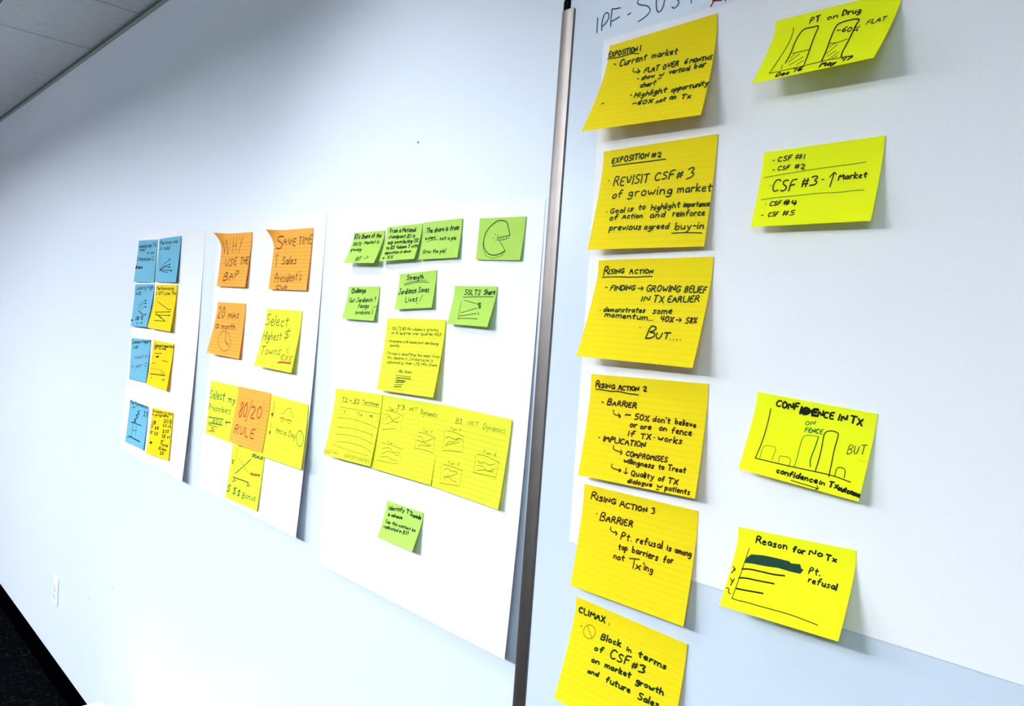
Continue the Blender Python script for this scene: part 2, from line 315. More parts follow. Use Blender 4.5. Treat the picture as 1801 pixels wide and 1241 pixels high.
def sheet_mesh(sh,col,name,nx,ny,th,org,lined):
    v=[];f=[];uv=[]
    for k,d in ((0,0),(1,-th)):
        for j in range(ny+1):
            for i in range(nx+1): v.append(tuple(sh.pt(i/nx,j/ny,d)-org)); uv.append((i/nx,j/ny))
    W=nx+1; o=(nx+1)*(ny+1)
    for j in range(ny):
        for i in range(nx):
            a=j*W+i; f.append((a,a+1,a+1+W,a+W)[::-1]); f.append((o+a,o+a+1,o+a+1+W,o+a+W))
    ring=[i for i in range(nx)]+[j*W+nx for j in range(ny)]+[ny*W+i for i in range(nx,0,-1)]+[j*W for j in range(ny,0,-1)]
    n=len(v); k=len(ring)
    for a in ring: v.append(v[a]); uv.append(uv[a])
    for a in ring: v.append(v[o+a]); uv.append(uv[a])
    for i in range(k): f.append((n+i,n+(i+1)%k,n+k+(i+1)%k,n+k+i))
    me=bpy.data.meshes.new(name); me.from_pydata(v,[],f); me.materials.append(PM[col])
    ul=me.uv_layers.new(name='UVMap')
    for l in me.loops: ul.data[l.index].uv=uv[l.vertex_index]
    for p in me.polygons: p.use_smooth=p.index<2*nx*ny
    me.update(); ob=bpy.data.objects.new(name,me); COL.objects.link(ob); ob.location=org; return ob
NOTES=[
 ('flip_chart_sheet','paper',[(-2.99026, -0.0006, 1.9353), (-2.3887, -0.0006, 1.92077), (-2.39886, -0.0226, 1.14976), (-3.04267, -0.0126, 1.1542)],(0.012, 0.022, 0.0, 2.2, 0.0006, 0),0,
  'white flip chart sheet with blue and yellow notes, furthest left on the wall',
  'flip chart sheets on the walls',
  [],
  [],
  []),
 ('flip_chart_sheet','paper',[(-2.29774, -0.0006, 1.93565), (-1.66676, -0.0006, 1.92571), (-1.67234, -0.0246, 1.152), (-2.29595, -0.0126, 1.15398)],(0.012, 0.024, 0.0, 1.9, 0.0006, 0),0,
  'white flip chart sheet with orange and lime notes, second from the left',
  'flip chart sheets on the walls',
  [],
  [],
  []),
 ('flip_chart_sheet','paper',[(-1.60987, -0.0006, 1.92471), (-0.93943, -0.0006, 1.90341), (-0.93501, -0.0246, 1.12399), (-1.57605, -0.0146, 1.11559)],(0.014, 0.024, 0.0, 1.9, 0.0006, 0),0,
  'large white flip chart sheet with green notes, left of the metal rail',
  'flip chart sheets on the walls',
  [],
  [],
  []),
 ('flip_chart_sheet','paper',[(-0.81747, -0.0206, 2.13399), (-0.16879, -0.0206, 2.13291), (-0.16852, -0.0221, 1.36153), (-0.81162, -0.0221, 1.35477)],(0.0015, 0.0015, 0.0, 1.5, 0.0206, 0),0,
  'white flip chart sheet with golden notes, stuck on the whiteboard right of the rail',
  'flip chart sheets on the walls',
  [],
  [],
  []),
 ('sticky_note','gold',[(-0.80268, -0.0228, 2.12068), (-0.61454, -0.0228, 2.12388), (-0.60495, -0.0568, 1.97741), (-0.81184, -0.0628, 1.98298)],(0.04, 0.034, 0.14, 1.45, 0.0228, 0),18,
  'golden note headed Exposition 1, topmost in the column',
  'golden lined sticky notes in the column on the whiteboard',
  [('EXPOSITION 1',0.0033,0.1252,0.3235,0.1544,0.0535,1.94,'N'),('Current',0.1393,0.2676,0.3988,0.2659,0.071,2.03,'N'),('market',0.4505,0.2696,0.6807,0.293,0.0638,1.98,'N'),('FLAT',0.4097,0.4192,0.5396,0.4235,0.0533,2.04,'N'),('OVER',0.5793,0.4276,0.7117,0.4247,0.0521,2.01,'N'),('6',0.7627,0.4245,0.7898,0.4221,0.049,1.99,'N'),('MONTHS',0.809,0.4276,0.9885,0.4408,0.0394,1.97,'N'),('show',0.4039,0.4941,0.5162,0.4967,0.0465,2.06,'N'),('w',0.5611,0.5029,0.5991,0.5014,0.0515,2.04,'N'),('vertical',0.6474,0.497,0.8172,0.5035,0.0493,2.01,'N'),('bar',0.8564,0.4975,0.9489,0.4977,0.0482,1.98,'N'),('chart',0.4111,0.584,0.5457,0.5846,0.0533,2.07,'N'),('Highlight',0.3875,0.6888,0.664,0.6923,0.0574,2.08,'N'),('opportunity',0.7073,0.7027,0.9981,0.6987,0.0528,2.02,'N'),('~60%',0.3926,0.7764,0.5711,0.7856,0.0437,2.1,'N'),('not',0.6063,0.797,0.6779,0.7917,0.0428,2.07,'N'),('on',0.7124,0.7854,0.7612,0.7848,0.0512,2.05,'N'),('Tx',0.8083,0.8,0.8826,0.8053,0.0482,2.03,'N')],
  [([-0.0031,0.1389,0.1295,0.1605,0.2162,0.1534,0.2601,0.1585,0.3164,0.1792],1.62,'N'),([0.0775,0.222,0.0991,0.2346],1.67,'N'),([0.2924,0.3309,0.2958,0.3785,0.3674,0.389],1.68,'N'),([0.337,0.3535,0.3696,0.3896,0.3453,0.4047],1.68,'N'),([0.3599,0.4663,0.3749,0.474],1.7,'N'),([0.5558,0.5229,0.5887,0.5198],1.68,'N'),([0.3422,0.6432,0.3583,0.6546],1.73,'N'),([0.0853,0.6877,0.105,0.6832],1.77,'N')],
  []),
 ('sticky_note','gold',[(-0.79847, -0.0228, 1.95969), (-0.59898, -0.0228, 1.95951), (-0.59892, -0.03463, 1.80696), (-0.79813, -0.04439, 1.80693)],(0.0216, 0.0118, 0.14, 1.3, 0.0228, 0),18,
  'golden note headed Exposition #2, second down the column',
  'golden lined sticky notes in the column on the whiteboard',
  [('EXPOSITION',0.0889,0.1334,0.4317,0.1248,0.0508,2.04,'N'),('#2',0.4604,0.129,0.5445,0.1336,0.0414,1.98,'N'),('REVISIT',0.1347,0.3645,0.46,0.3652,0.0861,2.08,'N'),('CSF',0.5121,0.3573,0.6775,0.3546,0.0729,1.99,'N'),('#',0.7003,0.3603,0.7473,0.3505,0.0542,1.95,'N'),('3',0.7851,0.3775,0.8389,0.362,0.0909,1.93,'N'),('of',0.143,0.4915,0.2313,0.4803,0.0685,2.11,'N'),('growing',0.2911,0.4863,0.6779,0.4973,0.08,2.03,'N'),('market',0.7258,0.4944,0.9964,0.5066,0.0703,1.92,'N'),('Goal',0.1491,0.6435,0.2815,0.6382,0.0495,2.1,'N'),('is',0.315,0.6357,0.3574,0.6308,0.0468,2.07,'N'),('to',0.4095,0.631,0.4632,0.6273,0.0542,2.04,'N'),('highlight',0.5208,0.6421,0.7606,0.6304,0.0528,1.98,'N'),('importance',0.7949,0.6304,0.9955,0.641,0.0454,1.91,'N'),('of',0.1564,0.7127,0.2292,0.7041,0.0517,2.11,'N'),('Action',0.2733,0.7052,0.4542,0.7077,0.0466,2.06,'N'),('and',0.5194,0.7124,0.6493,0.7098,0.0551,2.0,'N'),('reinforce',0.7153,0.7117,0.9685,0.7217,0.0533,1.92,'N'),('previous',0.1719,0.8139,0.4595,0.8176,0.0589,2.07,'N'),('agreed',0.4858,0.8211,0.696,0.8231,0.053,1.99,'N'),('buy-in',0.7495,0.8359,0.9749,0.841,0.0606,1.92,'N')],
  [([0.0957,0.1606,0.2352,0.1572,0.4301,0.1617,0.5881,0.1618],1.68,'N'),([0.0789,0.3016,0.0853,0.3035],1.75,'N'),([0.1129,0.6215,0.1172,0.6229],1.75,'N'),([0.7284,0.8689,0.8427,0.868,0.9673,0.8783],1.57,'N')],
  []),
 ('sticky_note','gold',[(-0.7931, -0.0228, 1.79354), (-0.59089, -0.0228, 1.79459), (-0.58961, -0.05387, 1.64412), (-0.79151, -0.05958, 1.6457)],(0.0368, 0.0311, 0.14, 1.25, 0.0228, 0),18,
  'golden note headed Rising Action and ending But, third down the column',
  'golden lined sticky notes in the column on the whiteboard',
  [('R',0.0624,0.1542,0.1052,0.1443,0.0806,2.12,'N'),('ISING',0.1121,0.1444,0.2534,0.1391,0.0468,2.08,'N'),('A',0.3053,0.1439,0.3377,0.1443,0.0619,2.05,'N'),('CTION',0.3516,0.1445,0.5134,0.1446,0.0393,2.02,'N'),('FINDING',0.1553,0.3143,0.3793,0.3097,0.05,2.1,'N'),('GROWING',0.485,0.3223,0.7703,0.3204,0.0589,2.0,'N'),('BELIEF',0.8079,0.3255,0.9787,0.3267,0.0566,1.93,'N'),('IN',0.4609,0.4171,0.5259,0.4202,0.052,2.04,'N'),('TX',0.5614,0.4231,0.6516,0.4243,0.0626,2.01,'N'),('EARLIER',0.6845,0.4204,0.9342,0.4105,0.0534,1.95,'N'),('demonstrates',0.1372,0.5333,0.5125,0.5248,0.0451,2.08,'N'),('some',0.5831,0.5304,0.7386,0.5281,0.058,1.99,'N'),('momentum...',0.1645,0.5858,0.5977,0.5994,0.0504,2.07,'N'),('40%',0.658,0.6037,0.7661,0.6041,0.0481,1.97,'M'),('58%',0.8666,0.6104,0.9494,0.6027,0.0494,1.92,'M'),('B',0.577,0.7659,0.6455,0.7603,0.1133,2.39,'N'),('UT',0.6569,0.7661,0.7697,0.7597,0.0568,2.16,'N'),('....',0.7751,0.7658,0.8587,0.7616,0.0361,1.94,'N')],
  [([0.0513,0.1783,0.1916,0.1732,0.3428,0.1806,0.5126,0.1721],1.7,'N'),([0.1034,0.2835,0.1196,0.2813],1.75,'N'),([0.4076,0.2913,0.4524,0.2909],1.68,'N'),([0.4358,0.2731,0.4569,0.2909,0.44,0.311],1.68,'N'),([0.1033,0.5212,0.1074,0.5221],1.76,'N'),([0.7862,0.5823,0.8306,0.5817],1.6,'M'),([0.8111,0.5641,0.8322,0.5817,0.8164,0.5993],1.59,'M'),([0.5035,0.6713,0.5071,0.6721],1.66,'N')],
  []),
 ('sticky_note','gold',[(-0.79058, -0.0228, 1.61942), (-0.58319, -0.0228, 1.62412), (-0.57933, -0.03997, 1.4714), (-0.78659, -0.04127, 1.46534)],(0.0185, 0.0172, 0.14, 1.3, 0.0228, 0),18,
  'golden lined note headed Rising Action 2, fourth down the column',
  'golden lined sticky notes in the column on the whiteboard',
  [('R',0.0511,0.1238,0.0819,0.1229,0.0633,2.22,'M'),('ISING',0.0866,0.1281,0.2297,0.1266,0.0403,2.19,'M'),('A',0.2613,0.1288,0.2896,0.1292,0.0596,2.16,'M'),('CTION',0.2958,0.1296,0.4402,0.124,0.0371,2.13,'M'),('2',0.4799,0.1208,0.5094,0.1198,0.0408,2.09,'M'),('B',0.1757,0.2831,0.2129,0.2819,0.0619,2.17,'M'),('ARRIER',0.224,0.2861,0.4352,0.2869,0.0478,2.14,'M'),('~',0.3458,0.3889,0.3912,0.3848,0.0539,2.12,'M'),('50%',0.4324,0.392,0.5559,0.3937,0.0531,2.09,'M'),("don't",0.5872,0.3892,0.7305,0.3894,0.052,2.04,'M'),('believe',0.7715,0.3855,0.9333,0.395,0.0487,1.99,'M'),('or',0.4018,0.4698,0.4612,0.4631,0.0491,2.1,'M'),('are',0.4917,0.4692,0.5819,0.4661,0.0484,2.07,'M'),('on',0.6504,0.464,0.7109,0.4609,0.0476,2.03,'M'),('fence',0.7537,0.4708,0.9064,0.47,0.0568,1.99,'M'),('if',0.3974,0.5515,0.4525,0.5502,0.049,2.1,'M'),('TX',0.5063,0.5607,0.5905,0.5575,0.0482,2.06,'M'),('works',0.6517,0.5516,0.8407,0.555,0.0531,2.01,'M'),('IMPLICATION',0.1855,0.6349,0.5524,0.6356,0.0491,2.11,'M'),('COMPROMISES',0.4053,0.7383,0.7497,0.7349,0.0456,2.05,'M'),('willingness',0.3944,0.8025,0.6477,0.8083,0.0437,2.06,'M'),('to',0.6896,0.8052,0.731,0.8021,0.0447,2.01,'M'),('Treat',0.763,0.8009,0.9016,0.7962,0.046,1.97,'M'),('Quality',0.4733,0.9082,0.6611,0.9038,0.0495,2.04,'M'),('of',0.7011,0.9088,0.7497,0.9056,0.0465,2.0,'M'),('TX',0.7781,0.9128,0.8592,0.9125,0.0459,1.97,'M'),('dialogue',0.4513,0.9794,0.6564,0.9697,0.0391,2.04,'M'),('w',0.6987,0.9708,0.7373,0.9684,0.0424,1.99,'M'),('patients',0.7655,0.9734,0.9555,0.9758,0.0436,1.95,'M')],
  [([0.0502,0.1466,0.1183,0.1473,0.205,0.1548,0.257,0.1448,0.372,0.1608,0.4022,0.1575,0.4427,0.1616],1.77,'M'),([0.1196,0.2653,0.1395,0.2685],1.8,'M'),([0.2396,0.3284,0.2416,0.3702,0.3086,0.3798],1.76,'M'),([0.2848,0.3556,0.3116,0.3794,0.295,0.3959],1.76,'M'),([0.616,0.5323,0.6255,0.5319],1.68,'M'),([0.1365,0.6096,0.1472,0.609],1.78,'M'),([0.2845,0.6623,0.2828,0.7007,0.3644,0.7156],1.74,'M'),([0.3508,0.6921,0.3714,0.7143,0.3542,0.7368],1.73,'M'),([0.2949,0.8365,0.2922,0.8727,0.382,0.8819],1.73,'M'),([0.3663,0.8658,0.386,0.8812,0.3635,0.8942],1.72,'M'),([0.4242,0.8469,0.4252,0.9],1.71,'M'),([0.4072,0.8876,0.426,0.9051,0.4402,0.8863],1.7,'M'),([0.6962,0.9856,0.7192,0.9846],1.64,'M')],
  []),
 ('sticky_note','gold',[(-0.78845, -0.0228, 1.4501), (-0.58349, -0.0228, 1.45231), (-0.58147, -0.0405, 1.2991), (-0.78634, -0.04021, 1.29612)],(0.0174, 0.0177, 0.14, 1.3, 0.0228, 0),18,
  'golden lined note headed Rising Action 3, fifth down the column',
  'golden lined sticky notes in the column on the whiteboard',
  [('R',0.0758,0.1319,0.1276,0.1283,0.0734,2.22,'M'),('ISING',0.1362,0.131,0.3057,0.1229,0.0458,2.18,'M'),('A',0.3465,0.1359,0.3915,0.1333,0.071,2.14,'M'),('CTION',0.3994,0.1348,0.588,0.1267,0.0466,2.11,'M'),('3',0.6272,0.1274,0.6561,0.1194,0.0595,2.07,'M'),('B',0.1804,0.3123,0.2272,0.3088,0.0759,2.16,'M'),('ARRIER',0.2385,0.3056,0.4806,0.2929,0.0582,2.12,'M'),('Pt.',0.3924,0.4279,0.4862,0.4226,0.0664,2.09,'M'),('refusal',0.5296,0.4208,0.7444,0.4105,0.0625,2.03,'M'),('is',0.7879,0.4079,0.8202,0.4087,0.0524,1.99,'M'),('among',0.8503,0.4101,0.9771,0.4084,0.0516,1.96,'M'),('top',0.3843,0.5303,0.4611,0.52,0.0571,2.09,'M'),('barriers',0.5051,0.5199,0.7233,0.5239,0.0579,2.03,'M'),('for',0.7718,0.519,0.848,0.5092,0.0586,1.98,'M'),('not',0.3531,0.6261,0.4473,0.6163,0.0525,2.09,'M'),('x',0.5544,0.6582,0.5924,0.6533,0.0668,2.04,'M'),("'ing",0.6136,0.6383,0.6987,0.6452,0.0573,2.01,'M')],
  [([0.1425,0.2578,0.1496,0.2571],1.79,'M'),([0.2905,0.3477,0.2895,0.3835,0.3531,0.3883],1.74,'M'),([0.334,0.3728,0.3564,0.3873,0.3443,0.4073],1.73,'M'),([0.4916,0.579,0.5758,0.5608],1.68,'M'),([0.5372,0.5699,0.5324,0.6565],1.68,'M')],
  []),
 ('sticky_note','gold',[(-0.78749, -0.0228, 1.27554), (-0.58496, -0.0228, 1.27045), (-0.58893, -0.04276, 1.11358), (-0.79112, -0.05326, 1.12328)],(0.0305, 0.02, 0.14, 1.25, 0.0228, 0),18,
  'golden lined note headed Climax 1, lowest in the column and cut by the frame',
  'golden lined sticky notes in the column on the whiteboard',
  [('CLIMAX',0.0371,0.1427,0.2933,0.1356,0.0581,2.45,'N'),('Block',0.2848,0.2975,0.4633,0.2817,0.0554,2.6,'N'),('in',0.5239,0.2856,0.5609,0.2881,0.0384,2.26,'N'),('terms',0.6258,0.2916,0.8606,0.2904,0.0509,2.68,'N'),('of',0.2456,0.4203,0.3258,0.406,0.0501,2.61,'N'),('CSF',0.3921,0.4188,0.5663,0.4088,0.0801,2.55,'N'),('#',0.5886,0.4126,0.6367,0.3971,0.0531,2.22,'N'),('3',0.6489,0.417,0.7054,0.4057,0.0721,2.49,'N'),('on',0.243,0.5315,0.314,0.5189,0.0461,2.6,'N'),('market',0.3698,0.5162,0.5969,0.4982,0.0502,2.73,'N'),('growth',0.648,0.5212,0.8742,0.5086,0.0483,2.65,'N'),('and',0.231,0.6377,0.329,0.6239,0.0405,2.58,'N'),('future',0.4035,0.6347,0.6165,0.624,0.0513,2.52,'N'),('Sales',0.6879,0.6375,0.8555,0.623,0.0545,2.63,'N')],
  [([0.3356,0.114,0.3375,0.1434],0.87,'N'),([0.0843,0.2627,0.0898,0.2611],1.95,'N'),([0.2247,0.2723,0.2196,0.2965,0.2079,0.3182,0.1911,0.3345,0.1713,0.3432,0.1511,0.3433,0.1334,0.3345,0.1204,0.318,0.1141,0.296,0.1155,0.2715,0.1243,0.2478,0.1394,0.2282,0.1585,0.2154,0.179,0.2111,0.1981,0.216,0.2133,0.2292,0.2225,0.2488,0.2247,0.2723],0.71,'M'),([0.142,0.2362,0.2032,0.3203],0.71,'M')],
  []),
 ('sticky_note','lime',[(-0.52588, -0.0228, 2.09213), (-0.37227, -0.0228, 2.09091), (-0.37714, -0.0708, 2.00123), (-0.52846, -0.0648, 2.00208)],(0.042, 0.048, 0.14, 1.25, 0.0228, 0),0,
  'lime note with two hatched bars and the word Flat, at the top edge',
  'lime sticky notes on the right of the whiteboard sheet',
  [('PT',0.302,0.1523,0.3843,0.1514,0.0773,1.45,'K'),('on',0.4447,0.1678,0.5286,0.1701,0.0637,1.47,'K'),('Drug',0.5672,0.153,0.7098,0.1761,0.073,1.71,'K'),('FLAT',0.7951,0.3955,0.9381,0.3965,0.0658,1.09,'K'),('~60%',0.5647,0.4097,0.7459,0.4639,0.0737,1.22,'K'),('Dec',0.2074,0.9637,0.3207,0.9706,0.0606,1.95,'K'),("'16",0.3457,0.9454,0.4233,0.9513,0.0668,1.72,'K'),('May',0.5758,0.9545,0.7003,0.9704,0.0652,2.13,'K'),("'17",0.7363,0.9413,0.8235,0.9426,0.0542,1.9,'K')],
  [([0.1663,0.1611,0.1757,0.2375,0.1762,0.3952,0.1565,0.5863,0.1253,0.8766],1.0,'K'),([0.1253,0.8766,0.327,0.881,0.5579,0.8639,0.776,0.8741],0.88,'K'),([0.233,0.7497,0.2399,0.6061,0.2268,0.4018,0.245,0.26,0.2766,0.2153,0.3498,0.2255,0.3838,0.2188,0.394,0.2522,0.3865,0.3666,0.3944,0.5354,0.4115,0.7252,0.4205,0.8587],1.56,'K'),([0.2514,0.6033,0.3958,0.6042],0.87,'K'),([0.258,0.6753,0.2846,0.622],0.73,'K'),([0.2607,0.7457,0.3263,0.6429],0.73,'K'),([0.2803,0.8078,0.3758,0.7099],0.73,'K'),([0.3483,0.8284,0.3945,0.779],0.73,'K'),([0.5648,0.8669,0.5591,0.6985,0.5428,0.5111,0.5405,0.3326,0.5584,0.2539,0.7309,0.2552,0.7102,0.3672,0.71,0.5281,0.7097,0.6762,0.7073,0.7943,0.722,0.8679],1.7,'K'),([0.559,0.5783,0.6223,0.5918,0.694,0.568],0.85,'K'),([0.5673,0.642,0.6076,0.5927],0.71,'K'),([0.5725,0.7496,0.6307,0.6255],0.72,'K'),([0.5967,0.7978,0.646,0.7296],0.72,'K'),([0.6172,0.8594,0.6756,0.7577],0.72,'K'),([0.6447,0.8639,0.6833,0.8284],0.72,'K'),([0.2148,0.773,0.2226,0.8304,0.2207,0.8529],0.89,'K')],
  []),
 ('sticky_note','lime',[(-0.52886, -0.0228, 1.92637), (-0.37793, -0.0228, 1.92765), (-0.3769, -0.04417, 1.82732), (-0.52779, -0.04143, 1.82831)],(0.0186, 0.0214, 0.14, 1.25, 0.0228, 0),0,
  'lime note listing CSF 1 to 5 between two green lines',
  'lime sticky notes on the right of the whiteboard sheet',
  [('CSF',0.1371,0.1492,0.2604,0.1473,0.0583,1.32,'K'),('#1',0.2906,0.1432,0.3698,0.1555,0.0621,1.3,'K'),('CSF',0.1484,0.2631,0.251,0.2633,0.0515,1.35,'K'),('#2',0.2968,0.2662,0.3828,0.2859,0.0578,1.33,'K'),('CSF',0.1259,0.5535,0.3347,0.5481,0.156,1.72,'K'),('#',0.3833,0.5145,0.4354,0.5134,0.0977,1.6,'K'),('3',0.4552,0.5126,0.51,0.5085,0.118,1.67,'K'),('Market',0.6827,0.4748,0.9021,0.4693,0.0703,1.62,'K'),('CSF',0.1336,0.7342,0.234,0.7241,0.0537,1.36,'K'),('#4',0.2578,0.7268,0.3695,0.7478,0.0624,1.8,'K'),('CSF',0.1413,0.8766,0.2296,0.8698,0.056,1.36,'K'),('#5',0.2696,0.8686,0.3716,0.878,0.0645,1.35,'K')],
  [([0.0902,0.1224,0.1075,0.1243],1.07,'K'),([0.1016,0.2489,0.119,0.2519],1.11,'K'),([0.0297,0.3407,0.1907,0.3226,0.3948,0.3073,0.5131,0.301,0.6661,0.2944,0.7777,0.2931,0.8784,0.2837],0.83,'G'),([0.1026,0.4532,0.1063,0.455],1.12,'K'),([0.5469,0.4459,0.5686,0.4457],1.07,'K'),([0.6254,0.5463,0.6406,0.3721],1.42,'K'),([0.6086,0.4258,0.6433,0.3631,0.6587,0.3985],1.3,'K'),([0.0466,0.6396,0.1698,0.6256,0.3528,0.6238,0.5505,0.6131,0.7055,0.6298,0.8152,0.6188,0.9026,0.6248],0.84,'G'),([0.0917,0.7006,0.0972,0.7025],1.13,'K'),([0.0769,0.8506,0.0941,0.8497],1.13,'K')],
  []),
 ('sticky_note','lime',[(-0.51042, -0.0228, 1.62108), (-0.36034, -0.0228, 1.61154), (-0.36663, -0.03981, 1.51148), (-0.51657, -0.04462, 1.52299)],(0.0218, 0.017, 0.14, 1.25, 0.0228, 0),0,
  'lime note with a bar chart, one bar outlined in green',
  'lime sticky notes on the right of the whiteboard sheet',
  [('CONF',0.1835,0.1417,0.3761,0.1338,0.0793,2.24,'K'),('IDE',0.4001,0.1663,0.5371,0.1588,0.0764,3.02,'K'),('NCE',0.5464,0.1625,0.6708,0.1577,0.0726,2.14,'K'),('IN',0.7147,0.1572,0.7787,0.1481,0.0688,2.27,'K'),('TX',0.8051,0.1613,0.8997,0.1696,0.0798,2.08,'K'),('ON',0.4595,0.2919,0.5356,0.2685,0.0478,1.0,'G'),('FENCE',0.4683,0.3733,0.6102,0.3562,0.0523,1.25,'G'),('BUT',0.8334,0.5184,0.9637,0.4765,0.0994,0.88,'K'),('...',0.9391,0.5491,0.984,0.5571,0.0351,0.87,'K'),('confidence',0.326,0.9261,0.6649,0.924,0.0612,1.91,'K'),('in',0.6863,0.9254,0.7237,0.923,0.0477,1.62,'K'),('Tx',0.7573,0.9244,0.8267,0.9211,0.0638,1.92,'K'),('outcome',0.8329,0.9331,0.9991,0.9471,0.0558,2.05,'K')],
  [([0.4079,0.1575,0.4406,0.0828,0.4209,0.1733,0.4638,0.0919,0.448,0.1745,0.4987,0.0859,0.499,0.17],2.05,'K'),([0.1412,0.1807,0.1441,0.3693,0.1395,0.5998,0.119,0.8214],1.19,'K'),([0.119,0.8214,0.3947,0.8123,0.6295,0.7981,0.7713,0.7901,0.9096,0.8133],1.25,'K'),([0.156,0.8014,0.1568,0.6876,0.164,0.6517,0.1979,0.6308,0.2735,0.6339,0.266,0.7156,0.2613,0.7962],0.52,'K'),([0.3213,0.8004,0.3179,0.7207],0.52,'K'),([0.3179,0.7207,0.418,0.7069,0.4119,0.8317],0.64,'K'),([0.4584,0.8079,0.4604,0.6597,0.4596,0.4796,0.4713,0.4176,0.5169,0.399,0.5875,0.3927],0.76,'G'),([0.5875,0.3927,0.5844,0.489,0.5721,0.6201,0.5684,0.6974,0.5835,0.7575],1.38,'G'),([0.6289,0.7946,0.6352,0.6355,0.6332,0.4978,0.6259,0.3739,0.6343,0.3181,0.6813,0.2906,0.7335,0.3017,0.7389,0.3374,0.7314,0.5018,0.7369,0.6364,0.7421,0.8136],1.24,'K'),([0.7839,0.7914,0.7838,0.6933,0.8184,0.6781,0.8533,0.692,0.8566,0.7855],0.97,'K'),([0.4602,0.9667,0.6872,0.977],1.12,'K'),([0.6691,0.9471,0.6887,0.9764,0.6692,0.9941],1.11,'K')],
  []),
 ('sticky_note','lime',[(-0.52272, -0.0228, 1.44519), (-0.37164, -0.0228, 1.45267), (-0.36586, -0.06443, 1.35784), (-0.51676, -0.06417, 1.35217)],(0.0414, 0.0416, 0.14, 1.25, 0.0228, 0),0,
  'lime note with a thick dark green bar above three short black bars',
  'lime sticky notes on the right of the whiteboard sheet',
  [('Reason',0.172,0.1665,0.4424,0.1687,0.0877,1.96,'K'),('for',0.4975,0.1776,0.5955,0.1802,0.0742,2.07,'K'),('No',0.6338,0.1705,0.7363,0.1632,0.0657,1.95,'K'),('Tx',0.7679,0.1844,0.8523,0.1942,0.0713,2.01,'K'),('Pt.',0.6588,0.3877,0.7472,0.3797,0.0775,1.72,'K'),('refusal',0.6699,0.4815,0.8938,0.4953,0.0695,1.78,'K')],
  [([0.121,0.2503,0.1151,0.3222,0.1081,0.4441,0.1017,0.6033,0.0943,0.7856,0.0902,0.8818],1.06,'K'),([0.0902,0.8818,0.1475,0.8854,0.2126,0.8771,0.3259,0.8796,0.4796,0.8749,0.6028,0.8743,0.708,0.8852,0.8235,0.8995],1.27,'K'),([0.1041,0.5217,0.1773,0.4997,0.291,0.4974,0.3836,0.4963,0.4714,0.4788],2.74,'U'),([0.0984,0.6329,0.1625,0.6145,0.2665,0.6101,0.4031,0.5972],2.75,'U'),([0.1063,0.7621,0.2026,0.7526,0.3352,0.7354],2.87,'U'),([0.0183,0.5135,0.0473,0.5566],1.52,'K'),([0.0393,0.533,0.0216,0.5982],1.52,'K'),([0.026,0.662,0.048,0.6932],1.51,'K'),([0.0595,0.6568,0.044,0.7397],1.51,'K'),([0.0145,0.7825,0.0439,0.7808,0.0411,0.8304,0.0672,0.8361],1.5,'K')],
  [([0.1076,0.4417,0.1189,0.3717,0.1487,0.3195,0.2557,0.2988,0.3489,0.2951,0.482,0.2986,0.5028,0.3173,0.5764,0.3045,0.596,0.3531,0.6139,0.3559,0.5949,0.4119,0.514,0.4144,0.404,0.4058,0.3139,0.4192,0.2394,0.4244,0.173,0.428],1.46,'F')]),
 ('sticky_note','blue',[(-2.99059, -0.0026, 1.90789), (-2.79865, -0.0026, 1.90435), (-2.80131, -0.00496, 1.75832), (-2.9932, -0.01103, 1.75933)],(0.0084, 0.0024, 0.14, 1.25, 0.0026, 0),100,
  'blue note of writing only, top left on the far left sheet',
  'sticky notes on the far left sheet',
  [('Leading day To',0.042,0.1791,0.9427,0.1588,0.0801,2.79,'D'),('real',0.09,0.2514,0.38,0.256,0.0606,2.83,'D'),('in an',0.539,0.3339,0.8776,0.3309,0.0596,2.76,'D'),('Comparison 2',0.0124,0.4861,0.8873,0.4873,0.0852,2.8,'D'),('Base',0.0039,0.6761,0.3485,0.671,0.0556,5.44,'D')],
  [],
  []),
 ('sticky_note','blue',[(-2.77788, -0.0038, 1.90519), (-2.58033, -0.0038, 1.90769), (-2.57832, -0.01153, 1.75702), (-2.77591, -0.00834, 1.75982)],(0.0045, 0.0077, 0.14, 1.25, 0.0038, 0),100,
  'blue note with a fan of curved lines, top right on the far left sheet',
  'sticky notes on the far left sheet',
  [('The more over',0.0571,0.1385,0.8866,0.1393,0.0706,2.63,'D'),('is add',0.0779,0.2622,0.5294,0.2688,0.0861,2.66,'D')],
  [([0.1197,0.3986,0.1607,0.7289],1.42,'D'),([0.1607,0.7289,0.3013,0.5973,0.5836,0.5152],2.11,'D'),([0.1607,0.7289,0.3639,0.6462,0.5815,0.609],2.1,'D'),([0.1607,0.7289,0.3667,0.6582,0.6181,0.6564],2.1,'D'),([0.1607,0.7289,0.4342,0.7256,0.7379,0.7365],2.1,'D'),([0.1607,0.7289,0.3949,0.7731,0.5995,0.7781],2.1,'D'),([0.5484,0.4908,0.6281,0.4952],3.47,'D'),([0.5654,0.6041,0.6455,0.6077],3.46,'D'),([0.5817,0.6701,0.6621,0.6732],3.46,'D'),([0.6759,0.7456,0.7558,0.7482],3.44,'D')],
  []),
 ('sticky_note','blue',[(-2.99904, -0.0026, 1.75063), (-2.80206, -0.0026, 1.75241), (-2.8001, -0.01895, 1.60337), (-2.9975, -0.0095, 1.59988)],(0.0069, 0.0163, 0.14, 1.25, 0.0026, 0),100,
  'blue note with a line chart, second row of the far left sheet',
  'sticky notes on the far left sheet',
  [('Looking high',0.0484,0.1338,0.9624,0.1113,0.0888,2.8,'D'),('in B2',0.0755,0.2524,0.3634,0.2443,0.0699,2.84,'D'),('SB 12',0.2446,0.8473,0.6796,0.8197,0.0736,3.65,'D'),('v o',0.3535,0.9448,0.7028,0.9253,0.0586,2.79,'D')],
